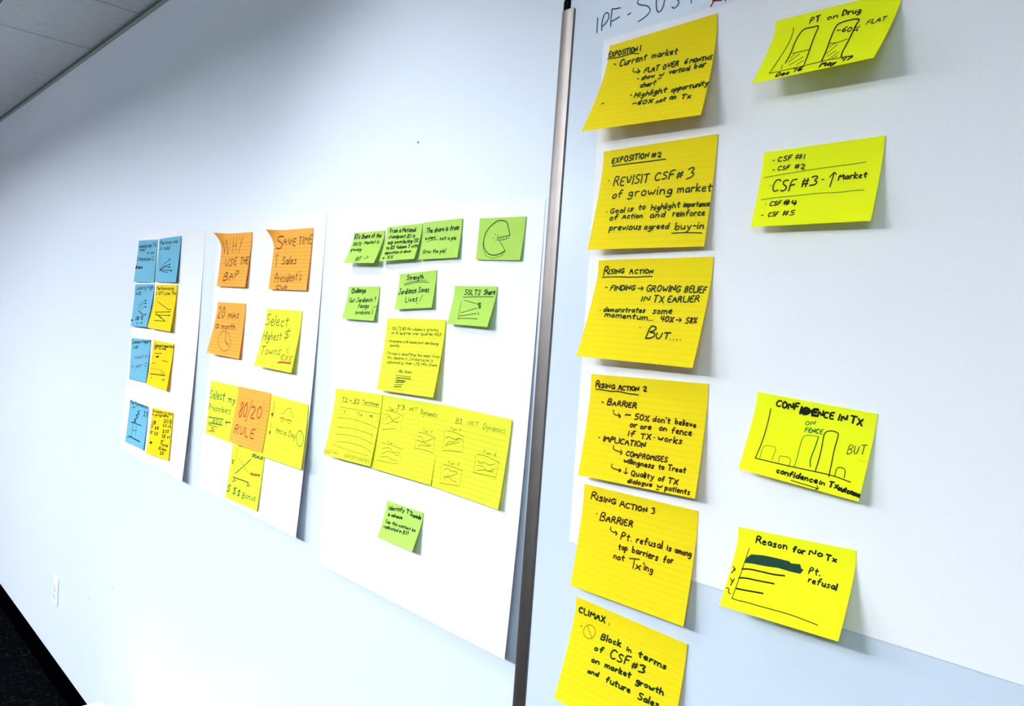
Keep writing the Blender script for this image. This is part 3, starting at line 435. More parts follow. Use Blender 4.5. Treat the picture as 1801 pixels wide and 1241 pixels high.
  [([0.305,0.5151,0.6388,0.3873],1.85,'D'),([0.302,0.5903,0.6052,0.4495],1.48,'D'),([0.4613,0.608,0.6876,0.5105],1.47,'D'),([0.3467,0.6272,0.6985,0.7328],3.32,'D'),([0.6142,0.3825,0.6943,0.3844],4.41,'D'),([0.6396,0.4492,0.7205,0.4509],4.4,'D'),([0.6727,0.5305,0.7545,0.532],4.39,'D'),([0.7371,0.7123,0.8214,0.7131],4.37,'D'),([-0.0039,0.8608,0.0773,0.8614],7.58,'D')],
  []),
 ('sticky_note','sun',[(-2.77928, -0.0038, 1.7495), (-2.58474, -0.0038, 1.75028), (-2.58369, -0.01562, 1.59839), (-2.7779, -0.02334, 1.60301)],(0.0195, 0.0118, 0.14, 1.25, 0.0038, 0),100,
  'yellow note with crossing lines on the far left sheet',
  'sticky notes on the far left sheet',
  [('Performance',0.0427,0.1171,0.8579,0.1087,0.0657,2.64,'K'),('2 OT 1 Line Thx',0.0342,0.2301,0.9845,0.2063,0.0652,2.64,'K')],
  [([0.1924,0.3872,0.6488,0.5106,0.7554,0.5401],2.09,'K'),([0.2001,0.6249,0.7964,0.5862],2.09,'K'),([0.2177,0.6408,0.3147,0.6903,0.6628,0.7772],2.1,'K'),([0.2306,0.6885,0.8273,0.6668],2.08,'K'),([0.2296,0.8168,0.7162,0.794],2.09,'K'),([0.3876,0.6903,0.718,0.7985],2.08,'K'),([0.2584,0.6746,0.2143,0.6338],2.12,'K'),([0.1522,0.2911,0.1992,0.6541],0.89,'K'),([0.7878,0.5384,0.8625,0.5369],2.74,'K'),([0.7818,0.5847,0.856,0.5829],2.74,'K'),([0.8012,0.6593,0.8744,0.657],2.73,'K')],
  []),
 ('sticky_note','blue',[(-3.00108, -0.0026, 1.55686), (-2.79784, -0.0026, 1.56069), (-2.79443, -0.00899, 1.41554), (-2.98444, -0.0046, 1.40907)],(0.002, 0.0064, 0.14, 1.25, 0.0026, 0),100,
  'blue note with purple writing on the far left sheet',
  'sticky notes on the far left sheet',
  [('Comment Import',0.0611,0.1343,0.9972,0.0668,0.0798,2.8,'D'),('up',0.1443,0.2358,0.3731,0.2231,0.0804,2.84,'D'),('cost,A-',0.256,0.4898,1.0028,0.4122,0.0732,2.66,'V'),('+ get C',0.109,0.7162,0.9289,0.6295,0.0794,2.67,'V')],
  [],
  []),
 ('sticky_note','sun',[(-2.76644, -0.0038, 1.56238), (-2.57624, -0.0038, 1.56052), (-2.57705, -0.0137, 1.40853), (-2.767, -0.0158, 1.41287)],(0.012, 0.0099, 0.14, 1.25, 0.0038, 0),100,
  'yellow note with a block diagram, third row of the far left sheet',
  'sticky notes on the far left sheet',
  [('Comment Important',0.0659,0.1399,1.0161,0.0856,0.0617,2.63,'K'),('OP to me',0.0782,0.2028,0.6469,0.1646,0.0622,2.65,'K')],
  [([0.1419,0.2894,0.4869,0.2566],2.14,'K'),([0.5714,0.4026,0.8202,0.4021],2.09,'K'),([0.1302,0.511,0.2364,0.4984],2.15,'K'),([0.1239,0.7553,0.8127,0.6986],2.95,'K'),([0.5959,0.6243,0.6452,0.713],2.09,'K'),([0.6754,0.6197,0.7218,0.7026],2.09,'K'),([0.7515,0.6237,0.7836,0.7026],2.08,'K'),([0.232,0.3549,0.3693,0.34],5.13,'K'),([0.171,0.8297,0.2362,0.8292],2.56,'K'),([0.7183,0.7976,0.8216,0.794],2.9,'K'),([0.0938,0.303,0.128,0.7345],0.86,'K'),([0.1165,0.6345,0.6192,0.6045],0.85,'K')],
  []),
 ('sticky_note','blue',[(-2.96037, -0.0026, 1.33761), (-2.75982, -0.0026, 1.3351), (-2.76124, -0.00599, 1.18796), (-2.96155, -0.00648, 1.18689)],(0.0039, 0.0034, 0.14, 1.25, 0.0026, 0),100,
  'blue note with an upright scribble, bottom row of the far left sheet',
  'sticky notes on the far left sheet',
  [('Performance',0.0325,0.0833,0.9379,0.0468,0.0781,2.78,'D'),('in',0.1642,0.1829,0.3028,0.168,0.0725,2.82,'D'),('3.7',0.7879,0.2529,0.9842,0.2405,0.1065,3.78,'D')],
  [([0.5792,0.1587,0.4229,0.2226,0.6195,0.2326,0.3424,0.3126,0.5869,0.3137,0.2704,0.4316,0.5144,0.4233,0.2554,0.5011],3.58,'D'),([0.1812,0.4934,0.7377,0.4806],3.13,'D'),([0.1782,0.8285,0.7835,0.8512],4.01,'D'),([0.3186,0.8167,0.0844,0.8769],2.26,'D'),([0.2963,0.5179,0.3186,0.8167],2.25,'D'),([0.4921,0.5118,0.5245,0.7526],2.23,'D'),([0.3068,0.6675,0.5114,0.6437],1.79,'D')],
  []),
 ('sticky_note','sun',[(-2.71813, -0.0038, 1.33789), (-2.52828, -0.0038, 1.34539), (-2.51867, -0.0058, 1.1937), (-2.71035, -0.01331, 1.18659)],(0.0095, 0.002, 0.14, 1.25, 0.0038, 0),100,
  'yellow note with columns of figures and a red dot on the far left sheet',
  'sticky notes on the far left sheet',
  [('Invokana is now',0.0309,0.0959,0.9872,0.0628,0.0658,2.59,'K'),('in programs',0.0005,0.1698,0.8,0.129,0.0605,2.6,'K'),('1B',0.0362,0.3436,0.2465,0.3354,0.061,2.97,'K'),('17 88',0.0088,0.4512,0.4036,0.4379,0.0607,2.95,'K'),('15 25',0.0356,0.5603,0.4019,0.5538,0.0605,2.95,'K'),('20.12',0.613,0.2534,0.9713,0.2302,0.0591,2.87,'K'),('2.0 +2',0.593,0.3431,0.9676,0.3241,0.059,2.87,'K'),('2.05',0.6079,0.4666,0.8883,0.4438,0.059,2.87,'K'),('25 of',0.6114,0.5668,0.9713,0.5529,0.0588,2.86,'K'),('Total',0.5799,0.7479,0.9099,0.7322,0.0588,2.86,'K'),('88 date',0.5358,0.836,0.8658,0.8295,0.0589,2.87,'K'),('20!',0.62,0.9263,0.7869,0.9166,0.0588,2.86,'K'),('1',0.7329,0.6449,0.756,0.6443,0.0589,2.54,'K')],
  [([0.1004,0.7531,0.1949,0.7426],6.71,'K'),([0.1154,0.6756,0.175,0.8065],1.26,'K'),([0.6032,0.644,0.6722,0.6371],6.56,'R')],
  []),
 ('sticky_note','orange',[(-2.25537, -0.0026, 1.89973), (-2.05903, -0.0026, 1.89637), (-2.06146, -0.01184, 1.74501), (-2.25783, -0.00907, 1.74722)],(0.0065, 0.0092, 0.14, 1.25, 0.0026, 0.027),101,
  'orange note reading Why use the BAP, its top left corner peeling',
  'sticky notes on the second sheet from the left',
  [('USE',0.2038,0.6196,0.597,0.5902,0.1283,2.95,'O'),('THE',0.7187,0.5838,0.9797,0.5713,0.125,2.87,'O'),('BAP',0.2165,0.8993,0.7218,0.8209,0.1344,2.94,'O')],
  [([0.0635,0.1298,0.0921,0.2367,0.1233,0.3706],2.29,'O'),([0.1233,0.3706,0.1504,0.2035,0.1639,0.1224],1.04,'O'),([0.1639,0.1224,0.2583,0.3944],2.5,'O'),([0.2634,0.3945,0.2984,0.0767],1.04,'O'),([0.4005,0.0892,0.4041,0.365],1.85,'O'),([0.5084,0.0628,0.5129,0.349],1.63,'O'),([0.3886,0.2381,0.5116,0.2313],1.23,'O'),([0.597,0.0857,0.6635,0.1985],1.21,'O'),([0.7155,0.0693,0.6641,0.2011,0.6283,0.3682],2.02,'O')],
  []),
 ('sticky_note','orange',[(-1.92236, -0.0026, 1.8936), (-1.72415, -0.0026, 1.89177), (-1.72544, -0.0083, 1.73953), (-1.92361, -0.00996, 1.74132)],(0.0074, 0.0057, 0.14, 1.25, 0.0026, 0.027),101,
  'orange note reading Save time and Sales, its top left corner peeling',
  'sticky notes on the second sheet from the left',
  [('S',0.0749,0.3159,0.2469,0.3143,0.2201,3.56,'O'),('AVE',0.2502,0.2435,0.5913,0.2757,0.12,2.62,'O'),('TIME',0.6633,0.2542,0.9942,0.2555,0.1304,2.54,'O'),('Sales',0.2791,0.5741,0.657,0.5746,0.1196,2.96,'O'),("President's",0.1469,0.8855,0.8412,0.8433,0.1491,2.43,'O'),('Club',0.2128,0.9951,0.513,0.9761,0.0698,2.46,'O')],
  [([0.1127,0.4034,0.1318,0.62],2.25,'O'),([0.0728,0.4584,0.1189,0.4035,0.16,0.4352],1.31,'O')],
  []),
 ('sticky_note','orange',[(-2.25952, -0.0026, 1.70142), (-2.06783, -0.0026, 1.70127), (-2.0676, -0.01021, 1.54851), (-2.25911, -0.02464, 1.55264)],(0.022, 0.0076, 0.14, 1.25, 0.0026, 0),101,
  'orange note with a drawn clock under 20 mins a month',
  'sticky notes on the second sheet from the left',
  [('20',0.0558,0.322,0.3121,0.3049,0.2289,3.4,'O'),('mins',0.4486,0.2904,0.7931,0.272,0.1274,2.92,'O'),('a',0.0601,0.5192,0.1731,0.5136,0.1385,3.01,'O'),('month',0.2826,0.5026,0.7318,0.49,0.1051,2.74,'O')],
  [([0.6768,0.7616,0.6635,0.8243,0.6264,0.874,0.5702,0.9039,0.5016,0.91,0.4286,0.8911,0.3602,0.8495,0.3053,0.7903,0.2724,0.7218,0.2672,0.6534,0.2916,0.5949,0.3426,0.5544,0.4125,0.5374,0.4904,0.5459,0.5646,0.5784,0.625,0.6301,0.6637,0.694,0.6768,0.7616],1.43,'O'),([0.4641,0.5581,0.4974,0.7201],1.84,'O'),([0.4984,0.7227,0.6154,0.793],2.85,'O')],
  []),
 ('sticky_note','lemon',[(-1.93807, -0.0026, 1.69072), (-1.74735, -0.0026, 1.69038), (-1.74718, -0.0182, 1.53819), (-1.93759, -0.02583, 1.5415)],(0.0232, 0.0156, 0.14, 1.25, 0.0026, 0),101,
  'lemon note reading Select Highest Towns with a red underline',
  'sticky notes on the second sheet from the left',
  [('Select',0.0141,0.2938,0.6606,0.2747,0.1834,2.84,'L'),('Highest',0.0337,0.5528,0.55,0.5115,0.1459,2.66,'L'),('$',0.614,0.494,0.7483,0.4805,0.1535,2.76,'L'),('Towns',0.0747,0.8066,0.6119,0.7514,0.1417,2.64,'L'),('EXE',0.6606,0.8258,0.9556,0.8243,0.0834,2.05,'L')],
  [([0.7703,0.7323,0.7647,0.5834,0.825,0.5779,0.8458,0.7125],0.89,'L'),([0.7687,0.6488,0.8066,0.6463],1.79,'L'),([0.7741,0.6901,0.8117,0.6874],1.79,'L'),([0.6156,0.8841,0.6936,0.8605,0.9387,0.8556],4.3,'R')],
  []),
 ('sticky_note','lemon',[(-2.26691, -0.0024, 1.47153), (-2.02522, -0.0024, 1.47362), (-2.02347, -0.00759, 1.31595), (-2.26526, -0.00629, 1.31769)],(0.0039, 0.0052, 0.14, 1.25, 0.0024, 0),101,
  'lemon note with two framed bars and an arrow, left of the 80/20 note',
  'sticky notes on the second sheet from the left',
  [('Select',0.0153,0.3398,0.4556,0.3063,0.1614,3.18,'G'),('my',0.5701,0.3066,0.7515,0.2991,0.1157,3.08,'G'),('Prescribers',0.0277,0.5408,0.6559,0.5185,0.1089,2.17,'G'),('80%',0.1759,0.7658,0.4399,0.7362,0.0612,2.17,'G'),('20',0.1549,0.9119,0.2536,0.9002,0.0592,2.19,'R')],
  [([0.0542,0.6845,0.4858,0.6436],3.11,'G'),([0.0743,0.7903,0.4749,0.7511],3.11,'G'),([0.0487,0.6305,0.0811,0.9425],1.05,'G'),([0.4789,0.641,0.4798,0.754],1.02,'G'),([0.6968,0.656,0.5565,0.6814],3.22,'G'),([0.5906,0.6417,0.5469,0.686,0.5998,0.7204],2.02,'G'),([0.0806,0.8233,0.3575,0.8125],2.08,'R'),([0.0762,0.9409,0.2781,0.9107],2.09,'R')],
  []),
 ('sticky_note','lemon',[(-2.07517, -0.0024, 1.33351), (-1.87733, -0.0024, 1.3377), (-1.88125, -0.0064, 1.17124), (-2.08454, -0.0064, 1.16515)],(0.004, 0.004, 0.14, 1.25, 0.0024, 0),101,
  'lemon note with crossing line graph and dollar signs, lowest on its sheet',
  'sticky notes on the second sheet from the left',
  [('Income',0.6769,0.5003,0.9366,0.4766,0.0461,2.71,'R'),('SCALE',0.6514,0.2173,0.9598,0.2082,0.0437,2.71,'F'),('$',0.0552,0.4301,0.1006,0.4248,0.0605,2.67,'G'),('Jr',0.1566,0.7027,0.2617,0.6915,0.0479,2.46,'G'),('Sr',0.6091,0.6836,0.7042,0.6866,0.0466,2.37,'G'),('$',0.0109,0.9017,0.1185,0.8904,0.1183,2.86,'G'),('$',0.217,0.8995,0.3132,0.8874,0.1167,2.82,'G'),('$',0.3647,0.8979,0.4472,0.8911,0.1156,2.79,'G'),('Bonus',0.5265,0.894,0.9107,0.8592,0.0901,2.18,'G')],
  [([0.1667,0.1742,0.163,0.6339],1.13,'G'),([0.1622,0.6314,0.636,0.6258],2.65,'F'),([0.2108,0.5669,0.6253,0.2637],1.99,'F'),([0.2513,0.3149,0.3947,0.3701,0.5067,0.4427,0.6493,0.4924],1.1,'R')],
  []),
 ('sticky_note','lemon',[(-1.90051, -0.0038, 1.47146), (-1.67556, -0.0038, 1.4702), (-1.65997, -0.0138, 1.3177), (-1.88948, -0.0138, 1.31429)],(0.01, 0.01, 0.14, 1.25, 0.0038, 0),101,
  'lemon note with a small car and a drawn clock, right of the 80/20 note',
  'sticky notes on the second sheet from the left',
  [('Hrs in Day',0.3464,0.5661,0.7967,0.5697,0.0926,2.19,'L')],
  [([0.2254,0.0874,0.2181,0.2703],1.47,'O'),([0.2031,0.4309,0.208,0.5699],1.46,'O'),([0.4183,0.2462,0.4867,0.2396,0.5186,0.1648,0.5914,0.1289,0.6439,0.1482,0.6646,0.2358,0.6996,0.2464],1.24,'L'),([0.3959,0.3197,0.51,0.3274,0.6872,0.3249],1.42,'R'),([0.4877,0.3376,0.4832,0.3489,0.4744,0.3584,0.4623,0.3646,0.4487,0.3669,0.4354,0.3649,0.4241,0.3588,0.4164,0.3495,0.4134,0.3382,0.4155,0.3264,0.4224,0.3158,0.4331,0.3078,0.4463,0.3035,0.46,0.3034,0.4724,0.3076,0.482,0.3155,0.4873,0.3259,0.4877,0.3376],1.25,'R'),([0.6499,0.3414,0.6455,0.3526,0.6369,0.3619,0.6252,0.3682,0.612,0.3704,0.599,0.3684,0.588,0.3624,0.5806,0.3532,0.5777,0.342,0.5797,0.3303,0.5865,0.3198,0.5969,0.3119,0.6097,0.3076,0.6231,0.3076,0.6351,0.3117,0.6444,0.3195,0.6495,0.3298,0.6499,0.3414],1.24,'R'),([0.9744,0.5688,0.9688,0.6096,0.9537,0.6423,0.9312,0.6624,0.904,0.6672,0.8757,0.6561,0.8503,0.6304,0.8313,0.5935,0.8213,0.5504,0.8219,0.507,0.833,0.4692,0.8528,0.4422,0.8787,0.4297,0.907,0.4333,0.9339,0.4525,0.9558,0.4846,0.9699,0.5252,0.9744,0.5688],1.88,'G'),([0.9158,0.4691,0.8859,0.5534,0.921,0.5706],1.03,'L')],
  [([0.1665,0.2853,0.2366,0.2728,0.2116,0.3533],1.86,'R'),([0.1697,0.5774,0.2265,0.5722,0.2002,0.6355],1.85,'R')]),
 ('sticky_note','orange',[(-2.06524, -0.0054, 1.47438), (-1.86974, -0.0054, 1.47621), (-1.8679, -0.0154, 1.32293), (-2.06713, -0.0194, 1.32462)],(0.014, 0.01, 0.14, 1.25, 0.0054, 0),101,
  'orange note reading 80/20 rule, between two lemon notes',
  'sticky notes on the second sheet from the left',
  [('80',0.1376,0.5326,0.3703,0.5234,0.2741,3.52,'R'),('20',0.4846,0.5067,0.8055,0.4805,0.2156,3.42,'R'),('RULE',0.0957,0.8291,0.6968,0.8193,0.1476,3.1,'R')],
  [([0.4911,0.1878,0.3852,0.5811],2.68,'R')],
  []),
 ('sticky_note','green',[(-1.53653, -0.0026, 1.87087), (-1.41411, -0.0026, 1.87081), (-1.41398, -0.02462, 1.79925), (-1.5364, -0.02376, 1.80135)],(0.0212, 0.022, 0.14, 1.25, 0.0026, 0),102,
  "green note on share of the market, leftmost in the large sheet's top row",
  'green sticky notes on the large sheet',
  [("B3's Share of the",0.0355,0.2007,0.9069,0.2018,0.1362,2.32,'D'),('SGLT2',0.056,0.4184,0.328,0.4309,0.0977,1.74,'D'),('Market is',0.4295,0.3946,0.893,0.3834,0.1038,1.86,'D'),('growing',0.0552,0.6022,0.4048,0.6091,0.1078,1.9,'D'),('BUT',0.363,0.9422,0.5249,0.9185,0.1336,1.57,'D')],
  [([0.6067,0.8584,0.7459,0.8039],1.13,'D'),([0.6683,0.7684,0.7487,0.81,0.6937,0.8895],0.99,'D')],
  []),
 ('sticky_note','green',[(-1.40538, -0.0026, 1.87707), (-1.28082, -0.0026, 1.87884), (-1.2797, -0.01786, 1.80597), (-1.40425, -0.01799, 1.80316)],(0.0154, 0.0153, 0.14, 1.25, 0.0026, 0),102,
  "green note packed with six lines, second in the large sheet's top row",
  'green sticky notes on the large sheet',
  [('From a National',0.0952,0.1727,0.8238,0.2132,0.1245,2.03,'D'),('standpoint B3 is',0.0945,0.3386,0.8426,0.3764,0.0991,1.9,'D'),('only contributing 5%',0.1071,0.5066,0.9563,0.5221,0.0984,1.9,'D'),('to B3 Volume 3 with',0.1002,0.6637,0.996,0.669,0.0909,1.9,'D'),('opposition is down',0.1041,0.7977,0.8476,0.8086,0.0873,1.76,'D'),('x 5%',0.0833,0.9372,0.3723,0.9401,0.0807,1.63,'D')],
  [],
  []),
 ('sticky_note','green',[(-1.27578, -0.0026, 1.88023), (-1.15497, -0.0026, 1.88153), (-1.15412, -0.00957, 1.80683), (-1.27492, -0.0105, 1.80523)],(0.0079, 0.007, 0.14, 1.25, 0.0026, 0),102,
  "green note on share and pie, third in the large sheet's top row",
  'green sticky notes on the large sheet',
  [('The share is from',0.0917,0.2919,0.9259,0.2766,0.1219,2.03,'D'),('a start',0.0897,0.4749,0.3526,0.4661,0.0838,1.79,'D'),('not a pie',0.489,0.5113,0.8968,0.5346,0.1012,1.61,'D'),('Grow the pie!',0.0831,0.8413,0.6823,0.8523,0.1105,1.5,'D')],
  [([0.1514,0.5347,0.2675,0.4994,0.426,0.4882],1.05,'D')],
  []),
 ('sticky_note','green',[(-1.1049, -0.0026, 1.87863), (-0.98222, -0.0026, 1.87479), (-0.98457, -0.00677, 1.79895), (-1.10515, -0.0046, 1.8026)],(0.002, 0.0042, 0.14, 1.25, 0.0026, 0),102,
  'green note with a drawn pie missing a slice, far right in its row',
  'green sticky notes on the large sheet',
  [],
  [([0.7132,0.4256,0.6734,0.2924,0.6148,0.1142,0.5382,0.0725,0.4225,0.0679,0.3277,0.1393,0.2186,0.244,0.1482,0.4057,0.1352,0.5695,0.1632,0.7154,0.2467,0.8334,0.3584,0.8923,0.4784,0.886,0.5746,0.8408,0.6511,0.7837],1.63,'D'),([0.7132,0.4256,0.4385,0.4794],1.07,'D'),([0.4385,0.4794,0.4882,0.5463,0.6667,0.513,0.7057,0.4307],0.8,'D'),([0.4385,0.4794,0.5165,0.5734,0.6511,0.7837],0.81,'D'),([0.1283,0.5877,0.1623,0.7883,0.2385,0.915,0.3855,0.9713,0.5194,0.9392,0.5971,0.8851,0.6493,0.7961],0.68,'D'),([0.3774,0.3833,0.4066,0.4197],0.81,'D'),([0.4626,0.394,0.4423,0.4383],0.81,'D'),([0.339,0.4995,0.3702,0.473],0.82,'D'),([0.3918,0.5901,0.4003,0.5453],0.81,'D'),([0.4261,0.5187,0.464,0.555],0.81,'D'),([0.5057,0.4805,0.5438,0.5203],0.81,'D'),([0.5624,0.4671,0.6008,0.5121],0.8,'D'),([0.6192,0.4592,0.6525,0.504],0.8,'D')],
  []),
 ('sticky_note','green',[(-1.54319, -0.0026, 1.75083), (-1.41826, -0.0026, 1.75152), (-1.41775, -0.01172, 1.67755), (-1.54265, -0.01421, 1.678)],(0.0116, 0.0091, 0.14, 1.25, 0.0026, 0),102,
  "small green note with a tick mark, left in the large sheet's second row",
  'green sticky notes on the large sheet',
  [('Challenge',0.1176,0.2038,0.5796,0.1774,0.1367,2.15,'D'),('Get Jardiance ?',0.1033,0.4924,0.9321,0.4364,0.1287,1.83,'D'),('Farxiga',0.4375,0.6477,0.7618,0.6244,0.122,1.82,'D'),('Invokana )',0.3967,0.8456,0.9126,0.7982,0.1211,1.66,'D')],
  [([0.8892,0.6048,0.9371,0.6249,1.0065,0.5445],1.02,'D')],
  []),
 ('sticky_note','green',[(-1.34762, -0.0026, 1.77737), (-1.22384, -0.0026, 1.78477), (-1.21942, -0.01076, 1.71086), (-1.34318, -0.01209, 1.70412)],(0.0095, 0.0082, 0.14, 1.25, 0.0026, 0),102,
  'small green note headed Strength with a double underline',
  'green sticky notes on the large sheet',
  [('Strength',0.218,0.1905,0.6718,0.1972,0.1248,2.12,'D'),('Jardiance Saves',0.0354,0.5763,0.8586,0.5681,0.15,1.98,'D'),('Lives',0.2654,0.8188,0.5852,0.8064,0.1496,1.98,'D')],
  [([0.1592,0.2914,0.3437,0.2479,0.5251,0.2473,0.765,0.2452],0.96,'D'),([0.1642,0.3266,0.4763,0.2687,0.8227,0.3097],1.15,'D'),([0.7084,0.6388,0.6582,0.8211],1.14,'D'),([0.5976,0.8641,0.6184,0.8679],1.53,'D')],
  []),
 ('sticky_note','green',[(-1.16267, -0.0026, 1.75421), (-1.04268, -0.0026, 1.75396), (-1.04271, -0.01881, 1.68033), (-1.16272, -0.01433, 1.68163)],(0.0117, 0.0162, 0.14, 1.25, 0.0026, 0),102,
  "small green note with a line chart, right in the large sheet's second row",
  'green sticky notes on the large sheet',
  [('SGLT2',0.2553,0.2285,0.6388,0.2176,0.1308,1.8,'D'),('Share',0.7155,0.2154,0.9646,0.1966,0.1269,2.02,'D'),('B3',0.6401,0.4762,0.6954,0.4736,0.0555,1.53,'D'),('T2',0.6668,0.5563,0.7155,0.5537,0.0553,1.53,'D'),('L',0.6995,0.7048,0.7284,0.703,0.0457,1.28,'D')],
  [([0.2393,0.2906,0.5818,0.2672,0.9559,0.26],1.22,'D'),([0.218,0.39,0.2466,0.8446],0.89,'D'),([0.2347,0.8454,0.5362,0.819,0.7213,0.8224],1.06,'D'),([0.2955,0.3697,0.6104,0.4464],1.06,'D'),([0.279,0.6949,0.6367,0.5531],1.06,'D'),([0.2659,0.7818,0.6597,0.6835],1.06,'D')],
  []),
 ('sticky_note','lemon',[(-1.37667, -0.0026, 1.5245), (-1.17179, -0.0026, 1.52732), (-1.16933, -0.0146, 1.37474), (-1.37626, -0.0166, 1.37209)],(0.014, 0.012, 0.14, 1.25, 0.0026, 0),102,
  'wide lemon note headed T3, middle of the row of three',
  'lemon lined notes in the middle of the large sheet',
  [('T3',0.2813,0.161,0.4142,0.1485,0.0546,1.2,'D'),('NKT',0.4978,0.1494,0.6218,0.1378,0.0493,0.97,'L'),('Dynamics',0.6877,0.163,0.9408,0.1702,0.0666,0.94,'D'),('Tier 3',0.1478,0.1892,0.2888,0.1887,0.0375,0.89,'L'),('Tier 1',0.2068,0.6311,0.3586,0.6245,0.0325,0.87,'L'),('Tier Y',0.7502,0.3749,0.903,0.3792,0.037,0.83,'L')],
  [([0.0832,0.2008,0.2593,0.2008,0.4077,0.2336],0.84,'O2'),([0.0652,0.2238,0.0876,0.4345],0.51,'L'),([0.395,0.241,0.3923,0.4382],0.5,'L'),([0.0777,0.4699,0.2055,0.4348,0.3154,0.4097],0.84,'O2'),([0.0945,0.2589,0.1652,0.2427,0.2229,0.3119,0.2639,0.2999,0.341,0.2548],0.84,'O2'),([0.1141,0.3178,0.1553,0.2666,0.2044,0.2925,0.2484,0.3301,0.3477,0.3252],0.84,'O2'),([0.1356,0.3839,0.2144,0.3411,0.2694,0.3267,0.3281,0.3339],0.84,'O2'),([0.1087,0.6383,0.3095,0.6393,0.4959,0.6577],0.83,'O2'),([0.084,0.6709,0.0987,0.8358],0.51,'L'),([0.4784,0.6719,0.4768,0.8445],0.49,'L'),([0.0835,0.8747,0.2928,0.8672,0.4578,0.8518],0.83,'O2'),([0.1338,0.7228,0.232,0.6761,0.292,0.6865,0.3372,0.7269,0.3966,0.7097,0.4504,0.7012],0.83,'O2'),([0.1426,0.7879,0.2434,0.7236,0.302,0.7285,0.3587,0.7281,0.4154,0.7602,0.4523,0.7095],0.83,'O2'),([0.1374,0.8256,0.2599,0.7918,0.3245,0.8224,0.4346,0.8125],0.83,'O2'),([0.6874,0.3993,0.8285,0.3923,0.9653,0.4276],1.01,'O2'),([0.6681,0.4135,0.6688,0.6004],0.62,'L'),([0.9497,0.4304,0.9631,0.6252],0.6,'L'),([0.6693,0.603,0.8356,0.5976,0.9593,0.6062],1.01,'O2'),([0.6972,0.449,0.7541,0.4388,0.7923,0.5057,0.8298,0.4854,0.9196,0.4425],1.02,'O2'),([0.69,0.4976,0.7843,0.5072,0.9042,0.5313],1.02,'O2'),([0.7209,0.5661,0.7734,0.536,0.8345,0.5512,0.9186,0.522],1.01,'O2')],
  []),
 ('sticky_note','lemon',[(-1.56261, -0.0042, 1.51966), (-1.37344, -0.0042, 1.52537), (-1.36839, -0.02242, 1.37609), (-1.55769, -0.02335, 1.37012)],(0.0192, 0.0182, 0.14, 1.25, 0.0042, 0),102,
  'lemon note with a hand ruled table, left in the row of three',
  'lemon lined notes in the middle of the large sheet',
  [('T3 + B3',0.1645,0.1832,0.5396,0.1764,0.0603,1.31,'D'),('Territories',0.6134,0.1685,0.9472,0.1676,0.0536,1.26,'D'),('3',0.2441,0.3526,0.2805,0.3507,0.0409,1.07,'L'),('Tue',0.5422,0.3509,0.6465,0.3478,0.0398,1.04,'L'),('M',0.8029,0.3428,0.8498,0.3417,0.0299,1.59,'D'),('DIGITAL',-0.0002,0.973,0.3159,0.9481,0.0497,1.07,'L'),('OPPORTUNITIES',0.4468,0.9682,0.9771,0.9644,0.0566,1.02,'L')],
  [([0.1474,0.1911,0.3227,0.1874],0.73,'L'),([0.3768,0.1853,0.5466,0.1853],0.72,'L'),([0.6066,0.1788,0.9555,0.1853],0.7,'L'),([0.1415,0.2684,0.4862,0.2699,0.9923,0.2792],0.89,'O2'),([0.1251,0.4283,0.433,0.4086,0.7189,0.426,1.0006,0.4759],0.89,'O2'),([0.1699,0.5639,0.4705,0.5393,0.719,0.5493,0.9519,0.586],0.88,'O2'),([0.1656,0.6684,0.5006,0.639,0.7846,0.6566,0.9789,0.7023],0.88,'O2'),([0.2021,0.7789,0.4798,0.7432,0.7464,0.7554,0.9895,0.8089],0.88,'O2'),([0.1388,0.825,0.5708,0.8592,0.9352,0.8634],0.88,'O2'),([0.1424,0.272,0.1771,0.569,0.208,0.7963],0.55,'L'),([0.1944,0.2847,0.3017,0.7821],0.54,'L'),([0.3194,0.2889,0.4431,0.7964],0.54,'L'),([0.5223,0.3078,0.6469,0.8236],0.53,'L'),([0.7476,0.3049,0.8497,0.8144],0.52,'L'),([0.8545,0.2922,0.9473,0.8329],0.52,'L'),([0.9622,0.2909,0.928,0.6297],0.51,'L')],
  []),
 ('sticky_note','lemon',[(-1.17315, -0.0042, 1.52876), (-0.97355, -0.0042, 1.52491), (-0.97671, -0.01355, 1.36969), (-1.17626, -0.01157, 1.37285)],(0.0074, 0.0093, 0.14, 1.25, 0.0042, 0),102,
  'lemon note headed B3 with three small graphs, right in the row of three',
  'lemon lined notes in the middle of the large sheet',
  [('B3',0.2513,0.1881,0.3366,0.184,0.0625,1.0,'D'),('NKT',0.4233,0.1793,0.5757,0.1675,0.0588,0.88,'L'),('Dynamics',0.6432,0.1783,0.9309,0.1695,0.0666,0.85,'L'),('Tier Y',0.1805,0.2848,0.3401,0.2774,0.0375,0.8,'L'),('Tier X',0.2192,0.6823,0.3907,0.6681,0.0347,0.79,'L'),('Tier X',0.6878,0.4477,0.8647,0.4484,0.0379,0.76,'L')],
